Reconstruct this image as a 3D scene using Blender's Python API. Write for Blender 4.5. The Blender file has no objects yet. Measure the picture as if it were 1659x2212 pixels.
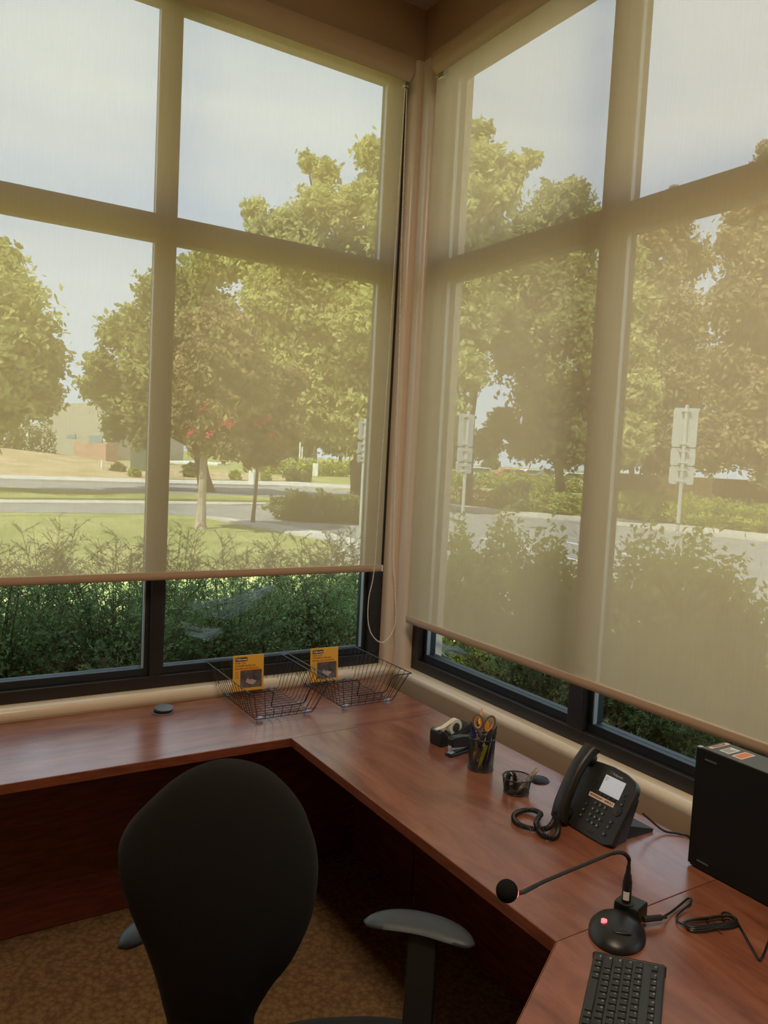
import bpy, math, random
import numpy as np
from mathutils import Vector, Matrix

SC = bpy.context.scene
COL = SC.collection
PI = math.pi

# ------------------------------------------------------------------ camera
CAM = np.array([0.0, 0.0, 1.71])
CX, CY, FPX = 829.5, 1106.0, 1692.56
R = np.array([[0.84730927, 0.00658896, 0.53105893],
              [-0.52865734, -0.08532365, 0.84453614],
              [0.0508765, -0.9963315, -0.06881221]])     # columns: right, down, forward

def ray(px, py):
    return R @ np.array([px - CX, py - CY, FPX])

def at(px, py, ax, val):
    """world point where the sight line of a photo pixel meets the plane axis=val"""
    d = ray(px, py)
    t = (val - CAM[ax]) / d[ax]
    return Vector(CAM + d * t)

def atd(px, py, depth):
    """world point on the sight line of a photo pixel at a distance along the view axis"""
    d = ray(px, py) / FPX
    return Vector(CAM + d * depth)

cam_data = bpy.data.cameras.new('camera')
cam = bpy.data.objects.new('camera', cam_data)
COL.objects.link(cam)
cam_data.sensor_fit = 'HORIZONTAL'
cam_data.sensor_width = 36.0
cam_data.lens = FPX / 1659.0 * 36.0
cam_data.clip_start = 0.02
cam_data.clip_end = 1000
rt, up, bk = R[:, 0], -R[:, 1], -R[:, 2]
cam.matrix_world = Matrix(((rt[0], up[0], bk[0], CAM[0]), (rt[1], up[1], bk[1], CAM[1]),
                           (rt[2], up[2], bk[2], CAM[2]), (0, 0, 0, 1)))
SC.camera = cam

# ------------------------------------------------------------------ world, sun, exposure
SKY_STRENGTH = 2.5
SUN_ENERGY = 14.0
SC.view_settings.view_transform = 'Standard'
SC.view_settings.look = 'None'
SC.view_settings.gamma = 1.0
SC.view_settings.use_curve_mapping = False
SC.view_settings.exposure = 0.68
SC.cycles.use_denoising = True
SC.cycles.transparent_max_bounces = 24
SC.cycles.max_bounces = 10
SC.cycles.diffuse_bounces = 5
SC.cycles.sample_clamp_indirect = 6.0
SC.cycles.use_adaptive_sampling = True
SC.cycles.adaptive_threshold = 0.006

w = bpy.data.worlds.new('sky')
SC.world = w
w.use_nodes = True
nt = w.node_tree
nt.nodes.clear()
def wn(t, **k):
    n = nt.nodes.new(t)
    for a, b in k.items():
        setattr(n, a, b)
    return n
tc = wn('ShaderNodeTexCoord')
sep = wn('ShaderNodeSeparateXYZ')
nt.links.new(tc.outputs['Generated'], sep.inputs[0])
mr = wn('ShaderNodeMapRange')
mr.inputs['From Min'].default_value = 0.0
mr.inputs['From Max'].default_value = 0.75
nt.links.new(sep.outputs['Z'], mr.inputs['Value'])
grad = wn('ShaderNodeMix', data_type='RGBA')
grad.inputs['A'].default_value = (0.94, 1.0, 1.17, 1)
grad.inputs['B'].default_value = (0.60, 0.71, 1.0, 1)
nt.links.new(mr.outputs[0], grad.inputs['Factor'])
mp = wn('ShaderNodeMapping')
mp.inputs['Scale'].default_value = (1.2, 1.2, 6.0)
nt.links.new(tc.outputs['Generated'], mp.inputs[0])
nz = wn('ShaderNodeTexNoise')
nz.inputs['Scale'].default_value = 1.7
nz.inputs['Detail'].default_value = 5
nt.links.new(mp.outputs[0], nz.inputs['Vector'])
rmp = wn('ShaderNodeMapRange')
rmp.inputs['From Min'].default_value = 0.42
rmp.inputs['From Max'].default_value = 0.7
nt.links.new(nz.outputs['Fac'], rmp.inputs['Value'])
cl = wn('ShaderNodeMix', data_type='RGBA')
nt.links.new(rmp.outputs[0], cl.inputs['Factor'])
nt.links.new(grad.outputs['Result'], cl.inputs['A'])
cl.inputs['B'].default_value = (1.0, 1.02, 1.14, 1)
bg = wn('ShaderNodeBackground')
bg.inputs['Strength'].default_value = SKY_STRENGTH
nt.links.new(cl.outputs['Result'], bg.inputs['Color'])
wo = wn('ShaderNodeOutputWorld')
nt.links.new(bg.outputs[0], wo.inputs[0])

sun_d = bpy.data.lights.new('sun', 'SUN')
sun_d.energy = SUN_ENERGY
sun_d.angle = math.radians(0.6)
sun_d.color = (1.0, 0.93, 0.8)
sun = bpy.data.objects.new('sun', sun_d)
COL.objects.link(sun)
sun.rotation_euler = Vector((-0.55, -0.22, 0.8)).to_track_quat('Z', 'Y').to_euler()

# ------------------------------------------------------------------ materials
def newmat(name):
    m = bpy.data.materials.new(name)
    m.use_nodes = True
    m.node_tree.nodes.clear()
    return m, m.node_tree

def N(t, typ, **k):
    n = t.nodes.new(typ)
    for a, b in k.items():
        setattr(n, a, b)
    return n

def pbr(name, col, rough=0.5, metal=0.0, spec=0.5, col2=None, nscale=20.0, stretch=(1, 1, 1), bump=0.0,
        bscale=200.0, emis=None, estr=0.0, coat=0.0, detail=4, lo=0.35, hi=0.65, trans=0.0, alpha=1.0, bdist=0.001, sheen=0):
    m, t = newmat(name)
    b = N(t, 'ShaderNodeBsdfPrincipled')
    o = N(t, 'ShaderNodeOutputMaterial')
    t.links.new(b.outputs[0], o.inputs[0])
    b.inputs['Base Color'].default_value = (*col, 1)
    b.inputs['Roughness'].default_value = rough
    b.inputs['Metallic'].default_value = metal
    b.inputs['Specular IOR Level'].default_value = spec
    b.inputs['Coat Weight'].default_value = coat
    b.inputs['Transmission Weight'].default_value = trans
    b.inputs['Alpha'].default_value = alpha
    b.inputs['Sheen Weight'].default_value = sheen
    if emis:
        b.inputs['Emission Color'].default_value = (*emis, 1)
        b.inputs['Emission Strength'].default_value = estr
    if col2 or bump:
        tc = N(t, 'ShaderNodeTexCoord')
        mp = N(t, 'ShaderNodeMapping')
        mp.inputs['Scale'].default_value = stretch
        t.links.new(tc.outputs['Object'], mp.inputs[0])
    if col2:
        nz = N(t, 'ShaderNodeTexNoise')
        nz.inputs['Scale'].default_value = nscale
        nz.inputs['Detail'].default_value = detail
        t.links.new(mp.outputs[0], nz.inputs['Vector'])
        r = N(t, 'ShaderNodeMapRange')
        r.inputs['From Min'].default_value = lo
        r.inputs['From Max'].default_value = hi
        t.links.new(nz.outputs['Fac'], r.inputs['Value'])
        mx = N(t, 'ShaderNodeMix', data_type='RGBA')
        mx.inputs['A'].default_value = (*col, 1)
        mx.inputs['B'].default_value = (*col2, 1)
        t.links.new(r.outputs[0], mx.inputs['Factor'])
        t.links.new(mx.outputs['Result'], b.inputs['Base Color'])
    if bump:
        n2 = N(t, 'ShaderNodeTexNoise')
        n2.inputs['Scale'].default_value = bscale
        n2.inputs['Detail'].default_value = 3
        t.links.new(tc.outputs['Object'], n2.inputs['Vector'])
        bp = N(t, 'ShaderNodeBump')
        bp.inputs['Strength'].default_value = bump
        bp.inputs['Distance'].default_value = bdist
        t.links.new(n2.outputs['Fac'], bp.inputs['Height'])
        t.links.new(bp.outputs[0], b.inputs['Normal'])
    return m

def leafmat(name, c1, c2, scale=0.8, trans=0.35, c3=None):
    m, t = newmat(name)
    tc = N(t, 'ShaderNodeTexCoord')
    nz = N(t, 'ShaderNodeTexNoise')
    nz.inputs['Scale'].default_value = scale
    nz.inputs['Detail'].default_value = 6
    nz.inputs['Roughness'].default_value = 0.75
    t.links.new(tc.outputs['Object'], nz.inputs['Vector'])
    r = N(t, 'ShaderNodeValToRGB')
    e = r.color_ramp.elements
    e[0].position = 0.35
    e[0].color = (*c1, 1)
    e[1].position = 0.62
    e[1].color = (*c2, 1)
    if c3:
        k = e.new(0.72)
        k.color = (*c3, 1)
    t.links.new(nz.outputs['Fac'], r.inputs[0])
    d = N(t, 'ShaderNodeBsdfDiffuse')
    tr = N(t, 'ShaderNodeBsdfTranslucent')
    mx = N(t, 'ShaderNodeMixShader')
    mx.inputs[0].default_value = trans
    o = N(t, 'ShaderNodeOutputMaterial')
    t.links.new(r.outputs[0], d.inputs[0])
    t.links.new(r.outputs[0], tr.inputs[0])
    t.links.new(d.outputs[0], mx.inputs[1])
    t.links.new(tr.outputs[0], mx.inputs[2])
    t.links.new(mx.outputs[0], o.inputs[0])
    return m

def glassmat(name, tint, refl=0.05):
    m, t = newmat(name)
    tr = N(t, 'ShaderNodeBsdfTransparent')
    tr.inputs[0].default_value = (*tint, 1)
    gl = N(t, 'ShaderNodeBsdfGlossy')
    gl.inputs['Roughness'].default_value = 0.02
    gl.inputs['Color'].default_value = (0.8, 0.9, 0.9, 1)
    fr = N(t, 'ShaderNodeLayerWeight')
    fr.inputs['Blend'].default_value = 0.12
    mu = N(t, 'ShaderNodeMath', operation='MULTIPLY')
    mu.inputs[1].default_value = refl * 10
    t.links.new(fr.outputs['Fresnel'], mu.inputs[0])
    mx = N(t, 'ShaderNodeMixShader')
    t.links.new(mu.outputs[0], mx.inputs[0])
    t.links.new(tr.outputs[0], mx.inputs[1])
    t.links.new(gl.outputs[0], mx.inputs[2])
    o = N(t, 'ShaderNodeOutputMaterial')
    t.links.new(mx.outputs[0], o.inputs[0])
    return m

def fabricmat(name, openness, tcol, dcol, streak=0.012, smudge=None):
    """woven solar screen: open holes, light passing through the yarn, and light bounced off it"""
    m, t = newmat(name)
    tr = N(t, 'ShaderNodeBsdfTransparent')
    tl = N(t, 'ShaderNodeBsdfTranslucent')
    tl.inputs[0].default_value = (*tcol, 1)
    df = N(t, 'ShaderNodeBsdfDiffuse')
    df.inputs[0].default_value = (*dcol, 1)
    a = N(t, 'ShaderNodeMixShader')
    a.inputs[0].default_value = 0.5
    t.links.new(tl.outputs[0], a.inputs[1])
    t.links.new(df.outputs[0], a.inputs[2])
    tc = N(t, 'ShaderNodeTexCoord')
    mp = N(t, 'ShaderNodeMapping')
    mp.inputs['Scale'].default_value = (260, 260, 9)
    t.links.new(tc.outputs['Object'], mp.inputs[0])
    nz = N(t, 'ShaderNodeTexNoise')
    nz.inputs['Scale'].default_value = 1.0
    nz.inputs['Detail'].default_value = 3
    t.links.new(mp.outputs[0], nz.inputs['Vector'])
    r = N(t, 'ShaderNodeMapRange')
    r.inputs['From Min'].default_value = 0.3
    r.inputs['From Max'].default_value = 0.7
    r.inputs['To Min'].default_value = openness + streak
    r.inputs['To Max'].default_value = openness - streak
    t.links.new(nz.outputs['Fac'], r.inputs['Value'])
    fac = r.outputs[0]
    mx = N(t, 'ShaderNodeMixShader')
    t.links.new(a.outputs[0], mx.inputs[1])
    t.links.new(tr.outputs[0], mx.inputs[2])
    t.links.new(fac, mx.inputs[0])
    o = N(t, 'ShaderNodeOutputMaterial')
    t.links.new(mx.outputs[0], o.inputs[0])
    return m

def woodmat(name, axis):
    m, t = newmat(name)
    tc = N(t, 'ShaderNodeTexCoord')
    mp = N(t, 'ShaderNodeMapping')
    s = [11.0, 11.0, 11.0]
    s[axis] = 2.6
    mp.inputs['Scale'].default_value = s
    t.links.new(tc.outputs['Object'], mp.inputs[0])
    n1 = N(t, 'ShaderNodeTexNoise')
    n1.inputs['Scale'].default_value = 1.0
    n1.inputs['Detail'].default_value = 8
    n1.inputs['Roughness'].default_value = 0.62
    n1.inputs['Distortion'].default_value = 1.1
    t.links.new(mp.outputs[0], n1.inputs['Vector'])
    r = N(t, 'ShaderNodeValToRGB')
    e = r.color_ramp.elements
    e[0].position = 0.3
    e[0].color = (0.15, 0.046, 0.023, 1)
    e[1].position = 0.72
    e[1].color = (0.34, 0.135, 0.078, 1)
    k = e.new(0.5)
    k.color = (0.25, 0.086, 0.045, 1)
    t.links.new(n1.outputs['Fac'], r.inputs[0])
    b = N(t, 'ShaderNodeBsdfPrincipled')
    t.links.new(r.outputs[0], b.inputs['Base Color'])
    b.inputs['Roughness'].default_value = 0.26
    b.inputs['Specular IOR Level'].default_value = 0.75
    o = N(t, 'ShaderNodeOutputMaterial')
    t.links.new(b.outputs[0], o.inputs[0])
    return m

def carpetmat(name):
    m, t = newmat(name)
    tc = N(t, 'ShaderNodeTexCoord')
    v = N(t, 'ShaderNodeTexVoronoi')
    v.inputs['Scale'].default_value = 52
    t.links.new(tc.outputs['Object'], v.inputs['Vector'])
    n1 = N(t, 'ShaderNodeTexNoise')
    n1.inputs['Scale'].default_value = 120
    n1.inputs['Detail'].default_value = 4
    t.links.new(tc.outputs['Object'], n1.inputs['Vector'])
    ad = N(t, 'ShaderNodeMath', operation='MULTIPLY')
    t.links.new(v.outputs['Distance'], ad.inputs[0])
    t.links.new(n1.outputs['Fac'], ad.inputs[1])
    r = N(t, 'ShaderNodeValToRGB')
    r.color_ramp.elements[0].position = 0.08
    r.color_ramp.elements[0].color = (0.30, 0.18, 0.088, 1)
    r.color_ramp.elements[1].position = 0.45
    r.color_ramp.elements[1].color = (0.17, 0.10, 0.050, 1)
    t.links.new(ad.outputs[0], r.inputs[0])
    b = N(t, 'ShaderNodeBsdfPrincipled')
    b.inputs['Roughness'].default_value = 1.0
    b.inputs['Specular IOR Level'].default_value = 0.0
    t.links.new(r.outputs[0], b.inputs['Base Color'])
    bp = N(t, 'ShaderNodeBump')
    bp.inputs['Strength'].default_value = 0.8
    bp.inputs['Distance'].default_value = 0.006
    bp.invert = True
    t.links.new(ad.outputs[0], bp.inputs['Height'])
    t.links.new(bp.outputs[0], b.inputs['Normal'])
    o = N(t, 'ShaderNodeOutputMaterial')
    t.links.new(b.outputs[0], o.inputs[0])
    return m

M = {}
M['wall'] = pbr('tan_wall_paint', (0.46, 0.32, 0.20), 0.38, bump=0.25, bscale=90, bdist=0.002)
M['rear'] = pbr('darkened_rear_wall', (0.30, 0.20, 0.13), 0.6)  # darker copy of the wall paint, set to cut light bounced off unseen walls
M['column'] = pbr('lit_column_paint', (0.80, 0.65, 0.50), 0.28, bump=0.25, bscale=60, bdist=0.002)  # paler than the wall: window light on the rounded edges put into the colour
M['trim'] = pbr('cream_sill_paint', (0.80, 0.66, 0.48), 0.24, bump=0.2, bscale=60, bdist=0.002)
M['ceil'] = pbr('ceiling_tile', (0.62, 0.58, 0.52), 0.9, bump=0.4, bscale=160)
M['carpet'] = carpetmat('brown_loop_carpet')
M['frame'] = pbr('dark_bronze_aluminium', (0.022, 0.018, 0.016), 0.38, 0.0, 0.5)
M['stop'] = pbr('bronze_glazing_stop', (0.022, 0.026, 0.029), 0.5, 0.0, 0.35)
M['spacer'] = pbr('aluminium_spacer', (0.42, 0.50, 0.52), 0.4, 0.3)
M['glass'] = glassmat('tinted_window_glass', (0.62, 0.67, 0.65), 0.05)
M['fabric'] = fabricmat('solar_screen_left', 0.53, (0.88, 0.655, 0.37), (0.52, 0.40, 0.27))
M['fabric2'] = fabricmat('solar_screen_right', 0.47, (0.95, 0.72, 0.43), (0.52, 0.40, 0.27))
M['rail'] = pbr('tan_blind_rail', (0.50, 0.34, 0.22), 0.45)
M['fascia'] = pbr('tan_blind_fascia', (0.46, 0.34, 0.22), 0.42)
M['chrome'] = pbr('bright_metal', (0.75, 0.78, 0.78), 0.2, 1.0)
M['bead'] = pbr('ivory_bead', (0.85, 0.78, 0.65), 0.35)
M['woodx'] = woodmat('cherry_laminate_lengthwise', 0)
M['woody'] = woodmat('cherry_laminate_crosswise', 1)
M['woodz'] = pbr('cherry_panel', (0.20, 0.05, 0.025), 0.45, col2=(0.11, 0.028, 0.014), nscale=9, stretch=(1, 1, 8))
M['edge'] = pbr('cherry_edge_band', (0.24, 0.068, 0.030), 0.35, col2=(0.16, 0.042, 0.02), nscale=8, stretch=(2, 2, 20))
M['black'] = pbr('black_plastic', (0.013, 0.013, 0.013), 0.38)
M['blackm'] = pbr('matt_black_plastic', (0.016, 0.015, 0.014), 0.55, bump=0.2, bscale=600, bdist=0.0004)
M['wire'] = pbr('black_coated_wire', (0.012, 0.010, 0.009), 0.4)
M['clear'] = pbr('clear_foot_plastic', (0.75, 0.78, 0.95), 0.12, trans=0.6)
M['chair'] = pbr('black_chair_fabric', (0.013, 0.0122, 0.0112), 0.85, spec=0.25, bump=0.3, bscale=900, bdist=0.0006, sheen=0.05)
M['pad'] = pbr('grey_arm_pad', (0.045, 0.054, 0.062), 0.5)
M['card'] = pbr('yellow_card', (0.90, 0.47, 0.05), 0.5)
M['cardtext'] = pbr('ochre_print', (0.42, 0.17, 0.03), 0.6)
M['red'] = pbr('red_print', (0.55, 0.04, 0.02), 0.5)
M['photo'] = pbr('printed_photo', (0.22, 0.18, 0.17), 0.4, col2=(0.05, 0.045, 0.045), nscale=14)
M['white'] = pbr('white_print', (0.85, 0.83, 0.8), 0.5)
M['pink'] = pbr('pinkish_paper_print', (0.60, 0.45, 0.42), 0.5)
M['tape'] = pbr('ivory_tape_roll', (0.82, 0.76, 0.58), 0.35)
M['core'] = pbr('dark_tape_core', (0.05, 0.05, 0.045), 0.5)
M['steel'] = pbr('steel', (0.6, 0.6, 0.6), 0.25, 1.0)
M['sgrey'] = pbr('grey_handle_plastic', (0.13, 0.125, 0.12), 0.5)
M['orange'] = pbr('orange_handle_plastic', (0.85, 0.33, 0.03), 0.45)
M['yellow'] = pbr('highlighter_yellow', (0.72, 0.74, 0.05), 0.4)
M['blue'] = pbr('blue_pen_plastic', (0.03, 0.04, 0.25), 0.3)
M['clearpen'] = pbr('grey_clear_barrel', (0.25, 0.24, 0.24), 0.25)
M['opened'] = pbr('orange_pen_barrel', (0.85, 0.28, 0.02), 0.35)
M['brownclear'] = pbr('patterned_pen_barrel', (0.42, 0.33, 0.25), 0.25, col2=(0.14, 0.09, 0.07), nscale=90)
M['phone'] = pbr('phone_black', (0.020, 0.0185, 0.0175), 0.42)
M['keyp'] = pbr('phone_key', (0.028, 0.027, 0.026), 0.35)
M['lcd'] = pbr('lcd_screen', (0.42, 0.44, 0.47), 0.15, emis=(0.62, 0.66, 0.72), estr=0.22)
M['label'] = pbr('peach_label_paper', (0.85, 0.62, 0.48), 0.5)
M['ink'] = pbr('black_ink', (0.02, 0.02, 0.02), 0.6)
M['greyprint'] = pbr('grey_print', (0.45, 0.45, 0.44), 0.5)
M['redled'] = pbr('red_glowing_plastic', (0.9, 0.05, 0.05), 0.4, emis=(1.0, 0.10, 0.12), estr=1.6)
M['foam'] = pbr('black_foam', (0.012, 0.011, 0.010), 0.95, spec=0.1, bump=0.8, bscale=500, bdist=0.001)
M['keycase'] = pbr('keyboard_case', (0.032, 0.035, 0.036), 0.45)
M['key'] = pbr('keycap', (0.022, 0.023, 0.024), 0.42)
M['pcside'] = pbr('computer_case_black', (0.008, 0.008, 0.0075), 0.6, spec=0.25)
M['pctop'] = pbr('computer_case_grey', (0.09, 0.095, 0.10), 0.4)
M['orlabel'] = pbr('orange_label', (0.85, 0.25, 0.08), 0.5)
M['lampwhite'] = pbr('lamp_frame_white', (0.8, 0.8, 0.78), 0.5)
M['lampglow'] = pbr('lamp_diffuser', (0.9, 0.85, 0.75), 0.5, emis=(1.0, 0.80, 0.55), estr=4.0)
# outdoors
M['lawn'] = pbr('lawn_grass', (0.27, 0.29, 0.10), 1.0, spec=0, col2=(0.42, 0.40, 0.17), nscale=0.9, detail=8)
M['asphalt'] = pbr('asphalt', (0.28, 0.27, 0.26), 0.95, spec=0.1, col2=(0.34, 0.33, 0.31), nscale=1.2)
M['concrete'] = pbr('pale_concrete', (0.62, 0.58, 0.52), 0.9, spec=0.1, col2=(0.52, 0.48, 0.43), nscale=1.0)
M['dirt'] = pbr('dry_ground', (0.55, 0.40, 0.26), 1.0, spec=0, col2=(0.40, 0.32, 0.16), nscale=0.5, detail=8)
M['mulch'] = pbr('brown_mulch', (0.12, 0.075, 0.045), 1.0, spec=0, col2=(0.20, 0.13, 0.08), nscale=8)
M['paint'] = pbr('white_road_paint', (0.8, 0.8, 0.78), 0.8)
M['stucco'] = pbr('beige_stucco', (0.42, 0.38, 0.31), 0.9, bump=0.2, bscale=10)
M['pinkwall'] = pbr('pinkish_block', (0.48, 0.30, 0.22), 0.9)
M['bwin'] = pbr('far_window_glass', (0.18, 0.28, 0.30), 0.2)
M['galv'] = pbr('galvanised_steel', (0.55, 0.56, 0.56), 0.45, 0.4)
M['cabgreen'] = pbr('utility_green', (0.10, 0.14, 0.10), 0.6)
M['whitepaint'] = pbr('white_painted_metal', (0.82, 0.8, 0.76), 0.5)
M['bark'] = pbr('tree_bark', (0.10, 0.075, 0.055), 0.95, col2=(0.16, 0.12, 0.09), nscale=12, stretch=(1, 1, 0.2))
M['palebark'] = pbr('pale_bark', (0.55, 0.45, 0.36), 0.9, col2=(0.38, 0.29, 0.22), nscale=9, stretch=(1, 1, 0.25))
M['twig'] = pbr('brown_twig', (0.14, 0.09, 0.05), 0.9)
M['leaf_yg'] = leafmat('leaf_yellow_green', (0.26, 0.29, 0.08), (0.74, 0.72, 0.31), 1.1, 0.45)
M['leaf_g'] = leafmat('leaf_mid_green', (0.19, 0.22, 0.07), (0.58, 0.58, 0.24), 1.1, 0.45)
M['leaf_d'] = leafmat('leaf_olive', (0.12, 0.15, 0.06), (0.32, 0.32, 0.12), 0.8, 0.3)
M['leaf_br'] = leafmat('leaf_brown_green', (0.16, 0.14, 0.065), (0.50, 0.38, 0.18), 1.6, 0.3)
M['leaf_pine'] = leafmat('pine_foliage', (0.16, 0.14, 0.065), (0.50, 0.40, 0.19), 1.0, 0.25)
M['blossom'] = pbr('pink_blossom', (0.75, 0.10, 0.13), 0.8)
M['hedge'] = leafmat('hedge_leaf', (0.20, 0.26, 0.05), (0.55, 0.58, 0.12), 1.3, 0.3)
M['needle'] = leafmat('shrub_needle', (0.10, 0.17, 0.06), (0.35, 0.48, 0.19), 5.0, 0.45)
M['needle_y'] = leafmat('sunlit_bush_leaf', (0.30, 0.38, 0.08), (0.66, 0.66, 0.18), 4.0, 0.4)  # sunlight is put into this brighter yellow leaf colour
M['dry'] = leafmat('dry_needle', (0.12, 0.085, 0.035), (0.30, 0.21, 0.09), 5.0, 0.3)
M['orangeflower'] = leafmat('orange_groundcover', (0.45, 0.26, 0.08), (0.75, 0.42, 0.14), 2.0, 0.3)
M['cobweb'] = pbr('cobweb_silk', (0.75, 0.78, 0.78), 0.6, alpha=0.35)
M['carw'] = pbr('car_white', (0.8, 0.8, 0.8), 0.3)
M['card_'] = pbr('car_dark', (0.06, 0.07, 0.08), 0.25)
M['carr'] = pbr('car_red', (0.45, 0.05, 0.03), 0.3)

# ------------------------------------------------------------------ mesh helpers
class MB:
    def __init__(s):
        s.v = []
        s.f = []
        s.xf = Matrix.Identity(4)
    def add(s, vs, fs):
        n = len(s.v)
        s.v += [tuple(s.xf @ Vector(p)) for p in vs]
        s.f += [tuple(i + n for i in f) for f in fs]
        return s
    def box(s, x0, x1, y0, y1, z0, z1):
        vs = [(x, y, z) for z in (z0, z1) for y in (y0, y1) for x in (x0, x1)]
        return s.add(vs, [(0, 2, 3, 1), (4, 5, 7, 6), (0, 1, 5, 4), (2, 6, 7, 3), (0, 4, 6, 2), (1, 3, 7, 5)])
    def prism(s, poly, z0, z1):
        """poly counter-clockwise in x,y"""
        n = len(poly)
        vs = [(p[0], p[1], z0) for p in poly] + [(p[0], p[1], z1) for p in poly]
        fs = [tuple(range(n))[::-1], tuple(range(n, 2 * n))]
        fs += [(i, (i + 1) % n, (i + 1) % n + n, i + n) for i in range(n)]
        return s.add(vs, fs)
    def lathe(s, prof, n=24, axis=None, cap=True):
        """prof: list of (r, z)"""
        vs, fs = [], []
        for r_, z in prof:
            for k in range(n):
                a = 2 * PI * k / n
                vs.append((r_ * math.cos(a), r_ * math.sin(a), z))
        for i in range(len(prof) - 1):
            for k in range(n):
                k2 = (k + 1) % n
                fs.append((i * n + k, i * n + k2, (i + 1) * n + k2, (i + 1) * n + k))
        if cap:
            fs.append(tuple(range(n))[::-1])
            fs.append(tuple(range((len(prof) - 1) * n, len(prof) * n)))
        if axis is not None:
            vs = [axis @ Vector(p) for p in vs]
        return s.add(vs, fs)
    def cyl(s, p0, p1, r0, r1=None, n=12, cap=True):
        r1 = r0 if r1 is None else r1
        p0, p1 = Vector(p0), Vector(p1)
        q = (p1 - p0).to_track_quat('Z', 'Y').to_matrix().to_4x4()
        return s.lathe([(r0, 0), (r1, (p1 - p0).length)], n, Matrix.Translation(p0) @ q, cap)
    def tube(s, pts, r, n=6, closed=False, cap=True):
        pts = [Vector(p) for p in pts]
        m = len(pts)
        rs = r if isinstance(r, (list, tuple)) else [r] * m
        vs, fs = [], []
        ref = None
        for i, p in enumerate(pts):
            if closed:
                d = pts[(i + 1) % m] - pts[i - 1]
            else:
                d = pts[min(i + 1, m - 1)] - pts[max(i - 1, 0)]
            if d.length < 1e-9:
                d = Vector((0, 0, 1))
            d.normalize()
            if ref is None:
                ref = d.orthogonal()
            ref = (ref - d * ref.dot(d))
            if ref.length < 1e-6:
                ref = d.orthogonal()
            ref.normalize()
            b = d.cross(ref)
            for k in range(n):
                a = 2 * PI * k / n
                vs.append(p + (ref * math.cos(a) + b * math.sin(a)) * rs[i])
        mm = m if closed else m - 1
        for i in range(mm):
            j = (i + 1) % m
            for k in range(n):
                k2 = (k + 1) % n
                fs.append((i * n + k, i * n + k2, j * n + k2, j * n + k))
        if not closed and cap:
            fs.append(tuple(range(n))[::-1])
            fs.append(tuple(range((m - 1) * n, m * n)))
        return s.add(vs, fs)
    def sphere(s, c, rx, ry=None, rz=None, nu=16, nv=10):
        ry = rx if ry is None else ry
        rz = rx if rz is None else rz
        vs, fs = [(c[0], c[1], c[2] - rz)], []
        for j in range(1, nv):
            t = -PI / 2 + PI * j / nv
            for k in range(nu):
                a = 2 * PI * k / nu
                vs.append((c[0] + rx * math.cos(t) * math.cos(a), c[1] + ry * math.cos(t) * math.sin(a), c[2] + rz * math.sin(t)))
        vs.append((c[0], c[1], c[2] + rz))
        for k in range(nu):
            fs.append((0, 1 + (k + 1) % nu, 1 + k))
            for j in range(nv - 2):
                a, b = 1 + j * nu + k, 1 + j * nu + (k + 1) % nu
                fs.append((a, b, b + nu, a + nu))
            o_ = 1 + (nv - 2) * nu
            fs.append((o_ + k, o_ + (k + 1) % nu, len(vs) - 1))
        return s.add(vs, fs)

def wm(o):
    m = o.matrix_basis.copy()
    return wm(o.parent) @ m if o.parent else m

def link(name, me, parent=None):
    o = bpy.data.objects.new(name, me)
    COL.objects.link(o)
    if parent:
        o.parent = parent
    return o

def tag(o, label=None, cat=None, group=None, kind=None):
    if label:
        o['label'] = label
    if cat:
        o['category'] = cat
    if group:
        o['group'] = group
    if kind:
        o['kind'] = kind
    return o

def build(name, mb, mat, parent=None, bevel=0.0, smooth=True, local=False, seg=2, ang=35, subsurf=0):
    me = bpy.data.meshes.new(name)
    vs = mb.v
    if parent is not None and not local:
        inv = wm(parent).inverted()
        vs = [tuple(inv @ Vector(p)) for p in vs]
    me.from_pydata(vs, [], mb.f)
    me.materials.append(mat)
    if smooth:
        me.polygons.foreach_set('use_smooth', [True] * len(me.polygons))
        try:
            me.set_sharp_from_angle(angle=math.radians(ang))
        except Exception:
            pass
    me.update()
    o = link(name, me, parent)
    if bevel > 0:
        b = o.modifiers.new('bevel', 'BEVEL')
        b.width = bevel
        b.segments = seg
        b.limit_method = 'ANGLE'
        b.angle_limit = math.radians(40)
        b.harden_normals = True
    if subsurf:
        b = o.modifiers.new('sub', 'SUBSURF')
        b.levels = subsurf
        b.render_levels = subsurf
    return o

def empty(name, loc=(0, 0, 0), rz=0.0):
    o = bpy.data.objects.new(name, None)
    COL.objects.link(o)
    o.empty_display_size = 0.05
    o.location = loc
    o.rotation_euler = (0, 0, rz)
    return o

def copy_tree(o, parent=None):
    c = o.copy()
    COL.objects.link(c)
    c.parent = parent
    for ch in list(o.children):
        copy_tree(ch, c)
    return c

def text_mesh(s, size, extrude=0.0002, bold=0.0, align='CENTER'):
    cu = bpy.data.curves.new('t', 'FONT')
    cu.body = s
    cu.size = size
    cu.extrude = extrude
    cu.offset = bold
    cu.align_x = align
    cu.align_y = 'CENTER'
    cu.resolution_u = 2
    o = bpy.data.objects.new('t', cu)
    me = bpy.data.meshes.new_from_object(o)
    bpy.data.objects.remove(o)
    bpy.data.curves.remove(cu)
    return me

def frame_of(o_, x, y):
    """matrix with x and y axes (world vectors) at origin o_"""
    x = Vector(x).normalized()
    y = Vector(y).normalized()
    z = x.cross(y)
    y = z.cross(x)
    return Matrix(((x[0], y[0], z[0], o_[0]), (x[1], y[1], z[1], o_[1]), (x[2], y[2], z[2], o_[2]), (0, 0, 0, 1)))

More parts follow.
